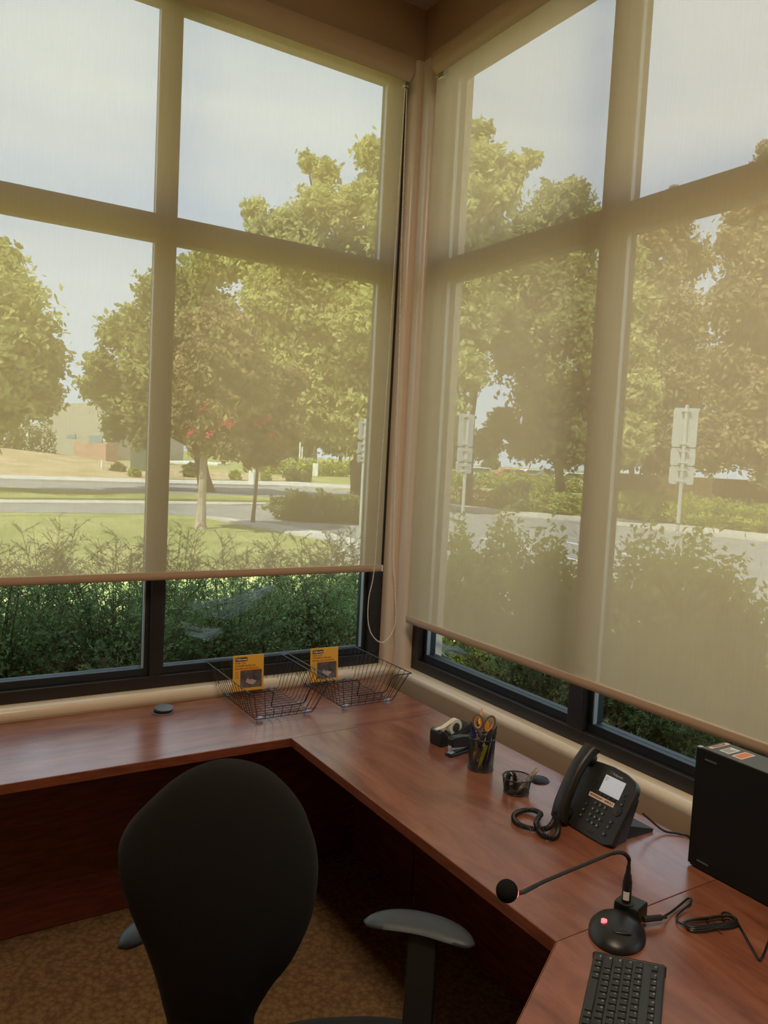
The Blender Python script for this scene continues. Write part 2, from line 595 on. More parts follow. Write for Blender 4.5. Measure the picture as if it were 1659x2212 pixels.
def text(name, s, size, mtx, mat, parent, bold=0.0, align='CENTER', sx=1.0):
    """mtx: world matrix of the text plane"""
    me = text_mesh(s, size, bold=bold, align=align)
    inv = wm(parent).inverted() @ mtx @ Matrix.Diagonal((sx, 1, 1, 1))
    me.transform(inv)
    me.materials.clear()
    me.materials.append(mat)
    me.name = name
    return link(name, me, parent)

def smooth_path(pts, n=8, closed=False):
    """Catmull-Rom"""
    P = [Vector(p) for p in pts]
    out = []
    m = len(P)
    for i in range(m if closed else m - 1):
        if closed:
            a, b, c, d = P[i - 1], P[i], P[(i + 1) % m], P[(i + 2) % m]
        else:
            a, b, c, d = P[max(i - 1, 0)], P[i], P[i + 1], P[min(i + 2, m - 1)]
        for k in range(n):
            t = k / n
            out.append(0.5 * ((2 * b) + (c - a) * t + (2 * a - 5 * b + 4 * c - d) * t * t + (3 * b - a - 3 * c + d) * t ** 3))
    if not closed:
        out.append(P[-1])
    return out

# ------------------------------------------------------------------ the room
WX, WY = 1.905, 2.893            # inner faces of the right and the left window wall
X0, Y0 = -1.7, -1.7              # the walls behind the camera
CEIL = 3.61
WT = 0.22                        # wall thickness
def struct(name, mb, mat, parent=None, bevel=0.0, label=None, **k):
    o = build(name, mb, mat, parent, bevel, **k)
    if parent is None:
        tag(o, label, None, None, 'structure')
    return o

struct('floor', MB().box(X0 - .2, WX + WT, Y0 - .2, WY + WT, -0.12, 0.0), M['carpet'], label='brown patterned loop pile carpet floor')
mb = MB().box(X0 - .2, WX + WT, Y0 - .2, WY + WT, CEIL, CEIL + 0.15)
struct('ceiling', mb, M['ceil'], label='pale textured ceiling above the corner')

def arc(cx, cy, r_, a0, a1, n=6):
    return [(cx + r_ * math.cos(math.radians(a0 + (a1 - a0) * k / n)), cy + r_ * math.sin(math.radians(a0 + (a1 - a0) * k / n))) for k in range(n + 1)]

SILL = 0.785
HEAD = 3.40
LJ, RJ = 1.865, 2.825            # reveal of the left window / reveal of the right window at the corner
# corner column in plan, with rounded plaster edges
plan = [(WX, WY)] + [(1.885, WY)] + arc(1.889, WY + 0.024, 0.024, 268, 182) + [(LJ, WY + WT), (WX + WT, WY + WT), (WX + WT, RJ)] + arc(WX + 0.024, RJ + 0.024, 0.024, 268, 182)
low = MB().box(X0, WX, WY, WY + WT, 0.0, SILL - 0.03)
low.box(X0, WX, WY, WY + WT, HEAD, CEIL)
low.box(X0, -1.10, WY, WY + WT, SILL - 0.03, HEAD)
colm = MB()
colm.prism(plan[::-1], SILL - 0.03, HEAD)
wl = struct('wall_left', low, M['wall'], label='tan wall under and over the left window')
build('corner_column', colm, M['column'], wl, ang=50)
low = MB().box(WX, WX + WT, Y0, WY + WT, 0.0, SILL - 0.03)
low.box(WX, WX + WT, Y0, WY + WT, HEAD, CEIL)
low.box(WX, WX + WT, Y0, -0.30, SILL - 0.03, HEAD)
struct('wall_right', low, M['wall'], label='tan wall under and over the right window')
struct('wall_back', MB().box(X0 - .2, WX + WT, Y0 - .2, Y0, 0, CEIL), M['rear'], label='tan wall behind the viewer')
struct('wall_side', MB().box(X0 - .2, X0, Y0, WY + WT, 0, CEIL), M['rear'], label='tan wall on the far left')
# unseen roof slab with overhang, added to keep sun off room, facade and shrubs
struct('shade_roof', MB().box(X0 - .4, WX + WT + 0.45, Y0 - .4, WY + WT + 0.45, CEIL + .15, CEIL + .30), M['wall'], label='added unseen roof slab shading the windows')

# bullnose sill lips
def lip(along, a0, a1, base, parentname, lab):
    prof = [(0.16, 0.0), (0.02, 0.0), (0.008, -0.003), (0.0, -0.010), (-0.004, -0.020), (-0.002, -0.034), (0.003, -0.045), (0.16, -0.045)]
    m_ = MB()
    vs = []
    for a in (a0, a1):
        for d, z in prof:
            vs.append((a, base + d, SILL + z) if along == 'x' else (base + d, a, SILL + z))
    n = len(prof)
    fs = [(i, (i + 1) % n, (i + 1) % n + n, i + n) for i in range(n)] + [tuple(range(n)), tuple(range(n, 2 * n))[::-1]]
    m_.add(vs, fs)
    return struct(parentname, m_, M['trim'], label=lab, ang=60)
lip('x', X0, 1.9045, WY, 'trim_1', 'rounded cream sill below the left window')
lip('y', -1.2, 2.892, WX, 'trim_2', 'rounded cream sill below the right window')

def wbox(mb, side, u0, u1, d0, d1, z0, z1):
    if side == 'L':
        mb.box(u0, u1, WY + d0, WY + d1, z0, z1)
    else:
        mb.box(WX + d0, WX + d1, u0, u1, z0, z1)

def window(name, side, edges, lab):
    """edges: list of (u0,u1) of jamb, mullions, jamb in rising u"""
    e = empty(name, (0, 0, 0))
    tag(e, lab, None, None, 'structure')
    Z0, ZB, T0, T1, ZH = SILL, 0.832, 2.484, 2.537, 3.325
    f = MB()
    wbox(f, side, edges[0][0], edges[-1][1], 0.052, 0.14, Z0, ZB)
    wbox(f, side, edges[0][0], edges[-1][1], 0.052, 0.14, ZH, HEAD)
    for k in (0, -1):
        wbox(f, side, edges[k][0], edges[k][1], 0.052, 0.14, ZB, ZH)
    build('window_frame', f, M['frame'], e, bevel=0.003)
    for a, b in edges[1:-1]:
        f = MB()
        wbox(f, side, a, b, 0.050, 0.14, ZB, ZH)
        build('mullion', f, M['frame'], e, bevel=0.003)
    for i in range(len(edges) - 1):
        a, b = edges[i][1], edges[i + 1][0]
        f = MB()
        wbox(f, side, a, b, 0.056, 0.14, T0, T1)
        build('transom', f, M['frame'], e, bevel=0.003)
        for (z0, z1) in ((ZB, T0), (T1, ZH)):
            s_ = MB()
            q = 0.016
            wbox(s_, side, a, b, 0.076, 0.13, z0, z0 + q + .012)
            wbox(s_, side, a, b, 0.076, 0.13, z1 - q, z1)
            wbox(s_, side, a, a + q, 0.076, 0.13, z0 + q + .012, z1 - q)
            wbox(s_, side, b - q, b, 0.076, 0.13, z0 + q + .012, z1 - q)
            build('glazing_stop', s_, M['stop'], e, bevel=0.002)
            p = MB()
            wbox(p, side, a + q, b - q, 0.098, 0.104, z0 + q + .012, z1 - q)
            build('pane', p, M['glass'], e, smooth=False)
            sp = MB()
            w_ = 0.005
            wbox(sp, side, b - q - w_, b - q, 0.080, 0.097, z0 + q + .012, z1 - q)
            build('spacer', sp, M['spacer'], e, smooth=False)
    return e
window('window_1', 'L', [(-1.10, -1.06), (-.134, -.09), (.833, .877), (1.80, LJ)], 'left window of tall dark framed panes')
window('window_2', 'R', [(-.30, -.25), (.735, .806), (1.800, 1.871), (2.767, RJ)], 'right window of tall dark framed panes')

# ------------------------------------------------------------------ roller blinds
def blind(side, a0, a1, z0, z1, dfab, fmat, fas0, fas1, fz0, fz1, dfas, lab):
    e = empty('roller_blind', (a1, WY, z1, ) if side == 'L' else (WX, a1, z1))
    tag(e, lab, 'roller blind', None)
    f = MB()
    wbox(f, side, a0, a1, dfab, dfab + 0.0012, z0, z1)
    build('blind_fabric', f, fmat, e, smooth=False)
    prof = []
    for k in range(9):
        a = PI / 2 * k / 8
        prof.append((dfas + 0.038 * (1 - math.sin(PI / 2 - a * 0.999)) , fz0 + 0.04 * (1 - math.sin(a))))
    prof = [(0.0 + dfas + 0.004, fz1)] + [(dfas, fz1 - 0.006), (dfas - 0.004, (fz0 + fz1) / 2 + .01), (dfas - .002, fz0 + .03), (dfas + 0.006, fz0 + .012), (dfas + 0.022, fz0), (dfas + 0.027, fz0 + .004), (dfas + 0.012, fz0 + .018), (dfas + .006, fz0 + .035), (dfas + .004, (fz0 + fz1) / 2), (dfas + .008, fz1 - .012), (-0.003, fz1 - .012), (-0.003, fz1)]
    m_ = MB()
    vs = []
    for a in (fas0, fas1):
        for d, z in prof:
            vs.append((a, WY + d, z) if side == 'L' else (WX + d, a, z))
    n = len(prof)
    m_.add(vs, [(i, (i + 1) % n, (i + 1) % n + n, i + n) for i in range(n)] + [tuple(range(n)), tuple(range(n, 2 * n))[::-1]])
    build('fascia', m_, M['fascia'], e, ang=50)
    # closing cap with rounded lower corner at the room corner end
    cap = MB()
    c = [(dfas - .003, fz1), (dfas - .004, fz0 + .05)] + [(dfas + .022 - .026 * math.cos(math.radians(t)), fz0 + .03 - .032 * math.sin(math.radians(t))) for t in range(0, 91, 15)] + [(-.002, fz0 + .010), (-.002, fz1)]
    vs = []
    t0 = fas1 - 0.002
    for a in (t0, t0 + 0.005):
        for d, z in c:
            vs.append((a, WY + d, z) if side == 'L' else (WX + d, a, z))
    n = len(c)
    cap.add(vs, [(i, (i + 1) % n, (i + 1) % n + n, i + n) for i in range(n)] + [tuple(range(n)), tuple(range(n, 2 * n))[::-1]])
    build('fascia_end_cap', cap, M['fascia'], e, smooth=False)
    r_ = MB()
    ty = dfab - 0.02
    if side == 'L':
        r_.cyl((fas0 + .02, WY - 0.035, z1 + .012), (a1, WY - 0.035, z1 + .012), 0.019, n=16)
    else:
        r_.cyl((WX - 0.035, fas0 + .02, z1 + .012), (WX - 0.035, a1, z1 + .012), 0.019, n=16)
    build('roller_tube', r_, M['rail'], e)
    # hem bar
    h = MB()
    pr = [(dfab - .006, z0 + .002), (dfab - .008, z0 - .010), (dfab - .006, z0 - .024), (dfab, z0 - .028), (dfab + .007, z0 - .024), (dfab + .009, z0 - .010), (dfab + .007, z0 + .002)]
    vs = []
    for a in (a0, a1):
        for d, z in pr:
            vs.append((a, WY + d, z) if side == 'L' else (WX + d, a, z))
    n = len(pr)
    h.add(vs, [(i, (i + 1) % n, (i + 1) % n + n, i + n) for i in range(n)] + [tuple(range(n)), tuple(range(n, 2 * n))[::-1]])
    build('hem_bar', h, M['rail'], e, ang=60)
    cp = MB()
    wbox(cp, side, a1, a1 + .006, dfab - .008, dfab + .009, z0 - .027, z0 + .001)
    build('hem_bar_cap', cp, M['white'] if side == 'L' else M['rail'], e, bevel=0.002)
    return e

bl = blind('L', -1.35, 1.807, 1.243, 3.345, -0.018, M['fabric'], -1.4, 1.812, 3.267, 3.362, -0.075,
           'tan see-through roller blind on the left window with bead chain')
br = blind('R', -0.9, 2.764, 1.033, 3.345, -0.018, M['fabric2'], -0.95, 2.722, 3.262, 3.350, -0.075,
           'tan see-through roller blind on the right window, hanging lower')
# metal brackets peeping out below the fascias
build('bracket', MB().box(1.783, 1.803, WY - .052, WY - .030, 3.248, 3.290), M['chrome'], bl, bevel=.002)
build('bracket', MB().box(WX - .055, WX - .03, 2.665, 2.700, 3.240, 3.285), M['chrome'], br, bevel=.002)
# bead chain loop
CH = 2.85
px_path = [(879, 190), (868, 500), (861.5, 780), (850, 1168), (853, 1260), (855, 1330), (848, 1365), (826, 1388), (804, 1372), (795, 1340), (797, 1290), (809, 1222), (824, 1000), (839, 780), (857, 480), (875, 190)]
path = smooth_path([at(a, b, 1, CH) for a, b in px_path], 40)
d = 0
last = path[0]
ch = MB()
ch.tube(path[::4], 0.0008, 4)
for p in path[1:]:
    while (p - last).length > 0.0072:
        last = last + (p - last).normalized() * 0.0072
        ch.sphere(last, 0.0031, nu=6, nv=4)
build('bead_chain', ch, M['bead'], bl)

# ------------------------------------------------------------------ ceiling lamp (real troffer, lights the carpet)
lt = empty('ceiling_light', (0.35, 0.35, CEIL))
tag(lt, 'recessed rectangular ceiling light above the chair', 'ceiling light')
fr = MB().box(0.05, .65, -.25, .95, CEIL - .03, CEIL - .002)
build('lamp_frame', fr, M['lampwhite'], lt)
build('diffuser', MB().box(0.09, .61, -.21, .91, CEIL - .036, CEIL - .0305), M['lampglow'], lt, smooth=False)
ld = bpy.data.lights.new('lamp', 'AREA')
ld.shape = 'RECTANGLE'
ld.size, ld.size_y = 0.5, 1.1
ld.energy = 22
ld.color = (1.0, 0.82, 0.60)
lo = bpy.data.objects.new('lamp_light', ld)
COL.objects.link(lo)
lo.parent = lt
lo.location = (0, 0, -0.045)

# ------------------------------------------------------------------ desks
DT, DB = 0.74, 0.711
XR = 1.80                       # desk tops stop short of the right wall
IX, IY = 1.160, 2.364           # inner corner
SY = 1.095                      # seam with the next desk piece

def worktop(e, poly, wood):
    build('worktop', MB().prism(poly, DB + .0015, DT), wood, e, bevel=0.0015)
    return e

def edge_band(e, pts):
    """thin slightly proud band in front of the top, along a polyline"""
    m_ = MB()
    for a, b in zip(pts[:-1], pts[1:]):
        a, b = Vector((*a, 0)), Vector((*b, 0))
        d = (b - a).normalized()
        n_ = Vector((d.y, -d.x, 0)) * 0.0018
        vs = []
        for z in (DB, DT - .0012):
            vs += [a + Vector((0, 0, z)), b + Vector((0, 0, z)), b + n_ + Vector((0, 0, z)), a + n_ + Vector((0, 0, z))]
        m_.add(vs, [(0, 1, 2, 3)[::-1], (4, 5, 6, 7), (0, 1, 5, 4), (1, 2, 6, 5), (2, 3, 7, 6), (3, 0, 4, 7)])
    build('edge_band', m_, M['edge'], e, smooth=False)

d1 = empty('desk', (0.3, 2.6, 0))
tag(d1, 'cherry laminate desk along the left window, holding the wire trays', 'desk')
worktop(d1, [(-1.65, IY), (XR, IY), (XR, WY - .002), (-1.65, WY - .002)], M['woodx'])
edge_band(d1, [(-1.65, IY), (IX, IY)])
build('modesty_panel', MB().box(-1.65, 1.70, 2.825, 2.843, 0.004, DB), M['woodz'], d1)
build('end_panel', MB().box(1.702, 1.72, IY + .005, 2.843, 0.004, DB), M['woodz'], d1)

def grommet(e, c, r_, tilt):
    g = MB()
    g.xf = Matrix.Translation((c[0], c[1], DT))
    g.lathe([(r_ * .80, -.004), (r_ * .80, .001), (r_, .001), (r_ * .96, .004), (r_ * .84, .004), (r_ * .82, .0015)], 32)
    go = build('grommet', g, M['sgrey'] if tilt else M['black'], e)
    h = MB()
    h.xf = Matrix.Translation((c[0], c[1], DT))
    h.lathe([(r_ * .78, .0016), (r_ * .78, .012 if tilt else .003)], 32)
    build('grommet_collar', h, M['black'], go, smooth=False)
    l_ = MB()
    l_.xf = Matrix.Translation((c[0] + (.006 if tilt else 0), c[1] + (.004 if tilt else 0), DT + (.013 if tilt else .0031))) @ Matrix.Rotation(math.radians(5 if tilt else 0), 4, 'X')
    l_.lathe([(r_ * .84, 0), (r_ * .86, .002), (r_ * .8, .004), (r_ * .3, .0055 if tilt else .0075), (0.001, .0056 if tilt else .008)], 32)
    build('grommet_lid', l_, M['sgrey'] if tilt else M['blackm'], go)
grommet(d1, (0.843, 2.792), 0.040, True)

d2 = empty('desk', (1.5, 1.7, 0))
tag(d2, 'cherry laminate return along the right wall, holding the telephone and tape', 'desk')
worktop(d2, [(IX, SY + .0008), (XR, SY + .0008), (XR, IY - .0012), (IX, IY - .0012)], M['woody'])
edge_band(d2, [(IX, IY), (IX, SY)])
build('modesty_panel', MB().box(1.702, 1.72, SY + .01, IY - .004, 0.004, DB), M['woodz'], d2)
grommet(d2, (1.700, 1.722), 0.031, False)

d3 = empty('desk', (1.3, 0.5, 0))
tag(d3, 'cherry laminate desk section with slanted front under the keyboard and computer', 'desk')
P3 = [(1.141 + (1.160 - 1.141), SY), (0.735, 0.838), (0.735, -0.6), (XR, -0.6), (XR, SY - .0008), (IX, SY - .0008)]
worktop(d3, [(0.735, -0.6), (XR, -0.6), (XR, SY - .0008), (IX, SY - .0008), (0.735, 0.838)], M['woody'])
edge_band(d3, [(IX, SY), (0.735, 0.838)])
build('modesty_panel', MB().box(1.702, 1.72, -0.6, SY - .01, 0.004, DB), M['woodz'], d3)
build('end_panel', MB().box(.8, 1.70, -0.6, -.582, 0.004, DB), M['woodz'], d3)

# ------------------------------------------------------------------ wire letter trays
def wire_tray(lab):
    e = empty('wire_tray', (0, 0, 0))
    tag(e, lab, 'letter tray', 'black wire letter trays on the desk')
    zb, zt = 0.012, 0.130
    bx, by = 0.118, 0.178        # half size at the bottom
    tx, ty = 0.163, 0.226        # half size at the rim
    rw = 0.00115
    w_ = MB()
    def cr(t, b):                # position between top and bottom half sizes
        return b + (t - b)
    # cross wires: rim - floor - rim
    ny = 14
    for i in range(ny):
        f_ = -1 + 2 * i / (ny - 1)
        yt, yb = f_ * (ty - .012), f_ * (by - .006)
        c = 0.008
        w_.tube([(-tx, yt, zt), (-bx - .004, yb, zb + c * 1.3), (-bx + .002, yb, zb + .003), (-bx + c, yb, zb), (bx - c, yb, zb), (bx - .002, yb, zb + .003), (bx + .004, yb, zb + c * 1.3), (tx, yt, zt)], rw, 5)
    nx = 8
    for i in range(nx):
        f_ = -1 + 2 * i / (nx - 1)
        xt, xb = f_ * (tx - .016), f_ * (bx - .008)
        cut = abs(f_) < 0.6
        zf = 0.058 if cut else zt
        yf = -(by + (ty - by) * (zf - zb) / (zt - zb))
        xf_ = xb + (xt - xb) * (zf - zb) / (zt - zb)
        w_.tube([(xt, ty, zt), (xb, by + .003, zb + .010), (xb, by - .006, zb - .002), (xb, -by + .006, zb - .002), (xb, -by - .003, zb + .008), (xf_, yf, zf)], rw, 5)
    for z_ in (0.03,):
        k = (z_ - zb) / (zt - zb)
        X_, Y_ = bx + (tx - bx) * k, by + (ty - by) * k
        w_.tube([(-X_, -Y_, z_), (X_, -Y_, z_)], rw, 5)
    build('wire_grid', w_, M['wire'], e, local=True)
    # thick rim with the dropped front
    kf = (0.058 - zb) / (zt - zb)
    yd = -(by + (ty - by) * kf)
    rim = [(tx, -ty, zt), (tx, ty, zt), (-tx, ty, zt), (-tx, -ty, zt), (-.085, -ty, zt), (-.074, -ty + .001, zt - .006), (-.070, -ty + .004, zt - .014), (-.066, yd - .003, 0.066), (-.060, yd, 0.059), (-.052, yd, 0.058), (.052, yd, 0.058), (.060, yd, .059), (.067, yd - .003, .066), (.074, -ty + .004, zt - .014), (.080, -ty + .001, zt - .006), (.090, -ty, zt)]
    rr = MB()
    for i in range(len(rim)):
        rr.tube([rim[i], rim[(i + 1) % len(rim)]], 0.0020, 7)
        rr.sphere(rim[i], 0.0020, nu=7, nv=5)
    build('rim', rr, M['wire'], e, local=True)
    for sx in (-1, 1):
        for sy in (-1, 1):
            f = MB()
            f.box(sx * .095 - .010, sx * .095 + .010, sy * .163 - .008, sy * .163 + .008, 0.0, 0.014)
            f.box(sx * .095 - .006, sx * .095 + .014, sy * .163 - .004, sy * .163 + .006, 0.013, 0.018)
            build('foot', f, M['clear'], e, local=True, bevel=0.003)
    return e
t1 = wire_tray('black wire letter tray left of the other, nearer the round cable hole')
t1.location = (1.218, 2.722, DT)
t2 = copy_tree(t1)
t2['label'] = 'black wire letter tray in the window corner, right of the other tray'
t2.location = (1.573, 2.722, DT)

def card(loc, lab):
    e = empty('cardboard_insert', loc)
    e.rotation_euler = (math.radians(-4), 0, math.radians(-3))
    tag(e, lab, 'package card', 'yellow card inserts standing in the trays')
    W, H = 0.064, 0.142
    build('card_sleeve', MB().box(-W, W, 0, .004, 0, H), M['card'], e, local=True, bevel=.0008)
    def plate(nm, x0, x1, z0, z1, mat, y=-.0006):
        return build(nm, MB().box(x0, x1, y, 0.0, z0, z1), mat, e, local=True, smooth=False)
    plate('name_plate', -.055, -.006, .119, .134, M['ink'])
    pw = wm(e)
    def T(s, size, x, z, mat, bold=0.0):
        mtx = pw @ frame_of((x, -.0009, z), (1, 0, 0), (0, 0, 1))
        text('printed_text', s, size, mtx, mat, e, bold, 'LEFT')
    T('Fellowes', .0125, -.052, .1265, M['white'], .0003)
    T('Desk Tray', .0105, -.056, .112, M['cardtext'], .0002)
    T('Corbeille de Bureau', .0105, -.056, .101, M['cardtext'], .0002)
    T('Bandeja para Escritorio', .0105, -.056, .090, M['cardtext'], .0002)
    for k in range(6):
        plate('fine_print', -.056, -.040 - .003 * (k % 2), .076 - k * .005, .0775 - k * .005, M['cardtext'])
    plate('red_bar', -.034, .056, .080, .0825, M['red'])
    ph = plate('product_photo', -.034, .056, .012, .0798, M['photo'])
    q = MB()
    q.add([(-.006, -.0011, .030), (.018, -.0011, .022), (.036, -.0011, .036), (.012, -.0011, .046)], [(0, 1, 2, 3)])
    q.add([(-.014, -.0012, .036), (-.002, -.0012, .030), (.006, -.0012, .044), (-.004, -.0012, .050)], [(0, 1, 2, 3)])
    build('photo_papers', q, M['pink'], ph, local=True, smooth=False)
    q = MB()
    for a, b in (((-.028, .055), (.004, .022)), ((.004, .022), (.046, .040)), ((.046, .040), (.010, .068)), ((.010, .068), (-.028, .055)), ((-.028, .055), (.010, .068)), ((-.020, .047), (.018, .063)), ((-.012, .039), (.026, .057)), ((-.004, .031), (.036, .050))):
        q.tube([(a[0], -.0012, a[1]), (b[0], -.0012, b[1])], .0005, 4)
    build('photo_tray', q, M['ink'], ph, local=True, smooth=False)
    return e
card((1.209, 2.873, DT + .0155), 'yellow printed card standing in the left wire tray')
card((1.551, 2.873, DT + .0155), 'yellow printed card standing in the corner wire tray')

# ------------------------------------------------------------------ tape dispenser
e = empty('tape_dispenser', (1.575, 2.100, DT), math.radians(7))
tag(e, 'black desktop tape dispenser with ivory roll, behind the stapler', 'tape dispenser')
side = [(0.0, 0.0), (.152, 0.0), (.158, .010), (.158, .044), (.150, .056), (.138, .060), (.125, .055), (.118, .040), (.070, .030), (.050, .026), (.036, .030), (.022, .046), (.012, .055), (.002, .055), (-.004, .048), (-.003, .012)]
m_ = MB()
m_.xf = Matrix.Rotation(PI / 2, 4, 'X')
m_.prism(side, -.027, .027)
build('body', m_, M['blackm'], e, local=True, bevel=.003)
for sy in (-1, 1):
    m_ = MB()
    m_.xf = Matrix.Rotation(PI / 2, 4, 'X')
    s2 = [(.050, .02), (.118, .02), (.138, .056), (.124, .056), (.106, .044), (.088, .036), (.066, .034)]
    m_.prism(s2, sy * .020 - .0055, sy * .020 + .0055)
    build('side_cheek', m_, M['blackm'], e, local=True, bevel=.0015)
m_ = MB()
m_.xf = Matrix.Translation((.086, 0, .050)) @ Matrix.Rotation(PI / 2, 4, 'X')
pr = [(.0165, -.0095), (.0285, -.0095), (.0290, -.009), (.0290, .009), (.0285, .0095), (.0165, .0095), (.0165, -.0095)]
m_.lathe(pr, 32, cap=False)
roll = build('tape_roll', m_, M['tape'], e, local=True)
m_ = MB()
m_.xf = Matrix.Translation((.086, 0, .050)) @ Matrix.Rotation(PI / 2, 4, 'X')
m_.lathe([(.016, -.011), (.016, .011)], 24)
m_.lathe([(.006, -.0125), (.006, .0125)], 12)
build('roll_core', m_, M['core'], roll, local=True)
m_ = MB()
m_.add([(.0685, -.009, .0725), (.0685, .009, .0725), (.030, .009, .0585), (.030, -.009, .0585), (.002, -.009, .0565), (.002, .009, .0565), (.0685, -.009, .0731), (.0685, .009, .0731), (.030, .009, .0591), (.030, -.009, .0591), (.002, -.009, .0571), (.002, .009, .0571)],
       [(0, 1, 2, 3), (3, 2, 5, 4), (6, 9, 8, 7), (9, 10, 11, 8), (0, 3, 9, 6), (3, 4, 10, 9), (1, 7, 8, 2), (2, 8, 11, 5), (4, 5, 11, 10)])
build('tape_strip', m_, M['tape'], e, local=True)
m_ = MB().box(-.005, .004, -.011, .011, .0545, .0565)
for k in range(11):
    m_.add([(-.005, -.011 + k * .002, .0565), (-.005, -.009 + k * .002, .0565), (-.009, -.010 + k * .002, .0560)], [(0, 1, 2)])
build('cutter_blade', m_, M['steel'], e, local=True)

# ------------------------------------------------------------------ stapler
e = empty('stapler', (1.553, 2.000, DT), math.radians(9))
tag(e, 'black stapler lying behind the mesh pen cup', 'stapler')
m_ = MB()
m_.xf = Matrix.Identity(4)
m_.prism([(0, -.012), (.004, -.017), (.14, -.015), (.14, .015), (.004, .017), (0, .012)], 0.0, .011)
build('base', m_, M['black'], e, local=True, bevel=.003)
m_ = MB()
m_.xf = Matrix.Rotation(PI / 2, 4, 'X')
m_.prism([(.010, .034), (.012, .030), (.140, .010), (.150, .012), (.152, .030), (.120, .050), (.060, .062), (.014, .064), (.008, .058)], -.0125, .0125)
build('arm', m_, M['black'], e, local=True, bevel=.004, seg=3)
m_ = MB()
m_.xf = Matrix.Rotation(PI / 2, 4, 'X')
m_.prism([(.006, .022), (.130, .013), (.130, .020), (.012, .034), (.006, .034)], -.007, .007)
build('magazine', m_, M['steel'], e, local=True, bevel=.001)
m_ = MB().box(.008, .013, -.007, -.002, .010, .036).box(.008, .013, .002, .007, .010, .036)
m_.box(.004, .028, -.010, .010, .011, .0125)
m_.box(.010, .022, -.005, .005, .0125, .0145)
build('anvil', m_, M['steel'], e, local=True, bevel=.0007)

# ------------------------------------------------------------------ mesh containers
def mesh_cup(name, loc, r0, r1, h, n, lab, cat, rimr):
    e = empty(name, loc)
    tag(e, lab, cat)
    g = MB()
    st = 14
    for k in range(n):
        for s_ in (-1, 1):
            pts = []
            for i in range(st + 1):
                f_ = i / st
                a = 2 * PI * k / n + s_ * f_ * h / r1 * 0.8
                r_ = r0 + (r1 - r0) * f_
                pts.append((r_ * math.cos(a), r_ * math.sin(a), .003 + f_ * (h - .006)))
            g.tube(pts, .00055, 3, cap=False)
    nb = int(2 * r0 / .0045)
    for i in range(nb):
        c = -r0 + (i + .5) * 2 * r0 / nb
        l_ = math.sqrt(max(r0 * r0 - c * c, 0)) - .0005
        g.tube([(c, -l_, .003), (c, l_, .003)], .0005, 3)
        g.tube([(-l_, c, .003), (l_, c, .003)], .0005, 3)
    build('wire_mesh', g, M['wire'], e, local=True)
    def ring(z, r_, tr):
        q = MB()
        q.tube([(r_ * math.cos(2 * PI * i / 40), r_ * math.sin(2 * PI * i / 40), z) for i in range(40)], tr, 8, closed=True)
        return q
    build('rim', ring(h - .001, r1, rimr), M['black'], e, local=True)
    build('base_ring', ring(.003, r0, .0022), M['black'], e, local=True)
    return e
CUP = Vector((1.592, 1.877, DT))
mesh_cup('pen_cup', CUP, .039, .0415, .103, 56, 'tall black mesh cup full of pens and scissors', 'pen cup', .0026)
TR = Vector((1.577, 1.690, DT))
mesh_cup('mesh_bowl', TR, .036, .0425, .047, 50, 'low round black mesh bowl beside the pen cup', 'mesh bowl', .0020)

def pen(name, p0, p1, r_, mats, lab, cat='pen', group='pens in the mesh cup', clicker=False):
    """p0 tip, p1 top; mats: barrel, top part"""
    e = empty(name, p0)
    tag(e, lab, cat, group)
    p0, p1 = Vector(p0), Vector(p1)
    L = (p1 - p0).length
    ax = Matrix.Translation(p0) @ (p1 - p0).to_track_quat('Z', 'Y').to_matrix().to_4x4()
    b = MB()
    b.xf = ax
    b.lathe([(.0006, 0), (.0016, .004), (r_ * .75, .016), (r_, .024), (r_, L * .62), (r_ * .96, L * .625)], 14)
    build('barrel', b, mats[0], e)
    c = MB()
    c.xf = ax
    if clicker:
        c.lathe([(r_ * .97, L * .62), (r_ * 1.05, L * .63), (r_ * 1.05, L * .86), (r_ * .6, L * .90), (r_ * .5, L * .90), (r_ * .5, L * .985), (r_ * .35, L)], 14)
    else:
        c.lathe([(r_ * 1.12, L * .62), (r_ * 1.15, L * .64), (r_ * 1.12, L * .97), (r_ * .8, L)], 14)
    build('cap', c, mats[1], e)
    k = MB()
    k.xf = ax
    k.box(-.0018, .0018, r_ * 1.12, r_ * 1.12 + .0014, L * .66, L * .93)
    k.box(-.0018, .0018, r_ * .8, r_ * 1.2, L * .91, L * .94)
    build('clip', k, mats[1], e, bevel=.0004)
    return e
def cupw(px, py, z):
    return at(px, py, 2, z)
def pen_to(name, base, px, py, depth_pt, *a, **k):
    """base: offset inside the cup; top lies on the sight line of a pixel, above depth_pt height"""
    p1 = at(px, py, 2, depth_pt)
    pen(name, CUP + Vector(base), p1, *a, **k)
zt = DT
pen_to('pen', (.012, .006, .005), 1017, 1558, zt + .145, .0052, (M['clearpen'], M['blue']), 'blue click pen leaning on the left rim of the mesh cup', clicker=True)
pen_to('pen', (.018, .000, .005), 1031, 1559, zt + .142, .0045, (M['clearpen'], M['ink']), 'black click pen between the blue pen and the scissors', clicker=True)
pen_to('pen', (-.010, .022, .005), 1041, 1530, zt + .155, .0055, (M['opened'], M['opened']), 'orange pen standing behind the pair of scissors', clicker=True)
pen_to('pen', (-.018, -.010, .005), 1063, 1576, zt + .135, .0058, (M['yellow'], M['ink']), 'slim highlighter with bright yellow-green barrel and black cap')
pen_to('pen', (-.004, -.018, .005), 1058, 1577, zt + .122, .0065, (M['ink'], M['ink']), 'thick black marker in the middle of the mesh cup')
pen_to('pen', (.004, -.024, .005), 1073, 1569, zt + .135, .0048, (M['ink'], M['ink']), 'slim black pen at the right rim of the mesh cup', clicker=True)
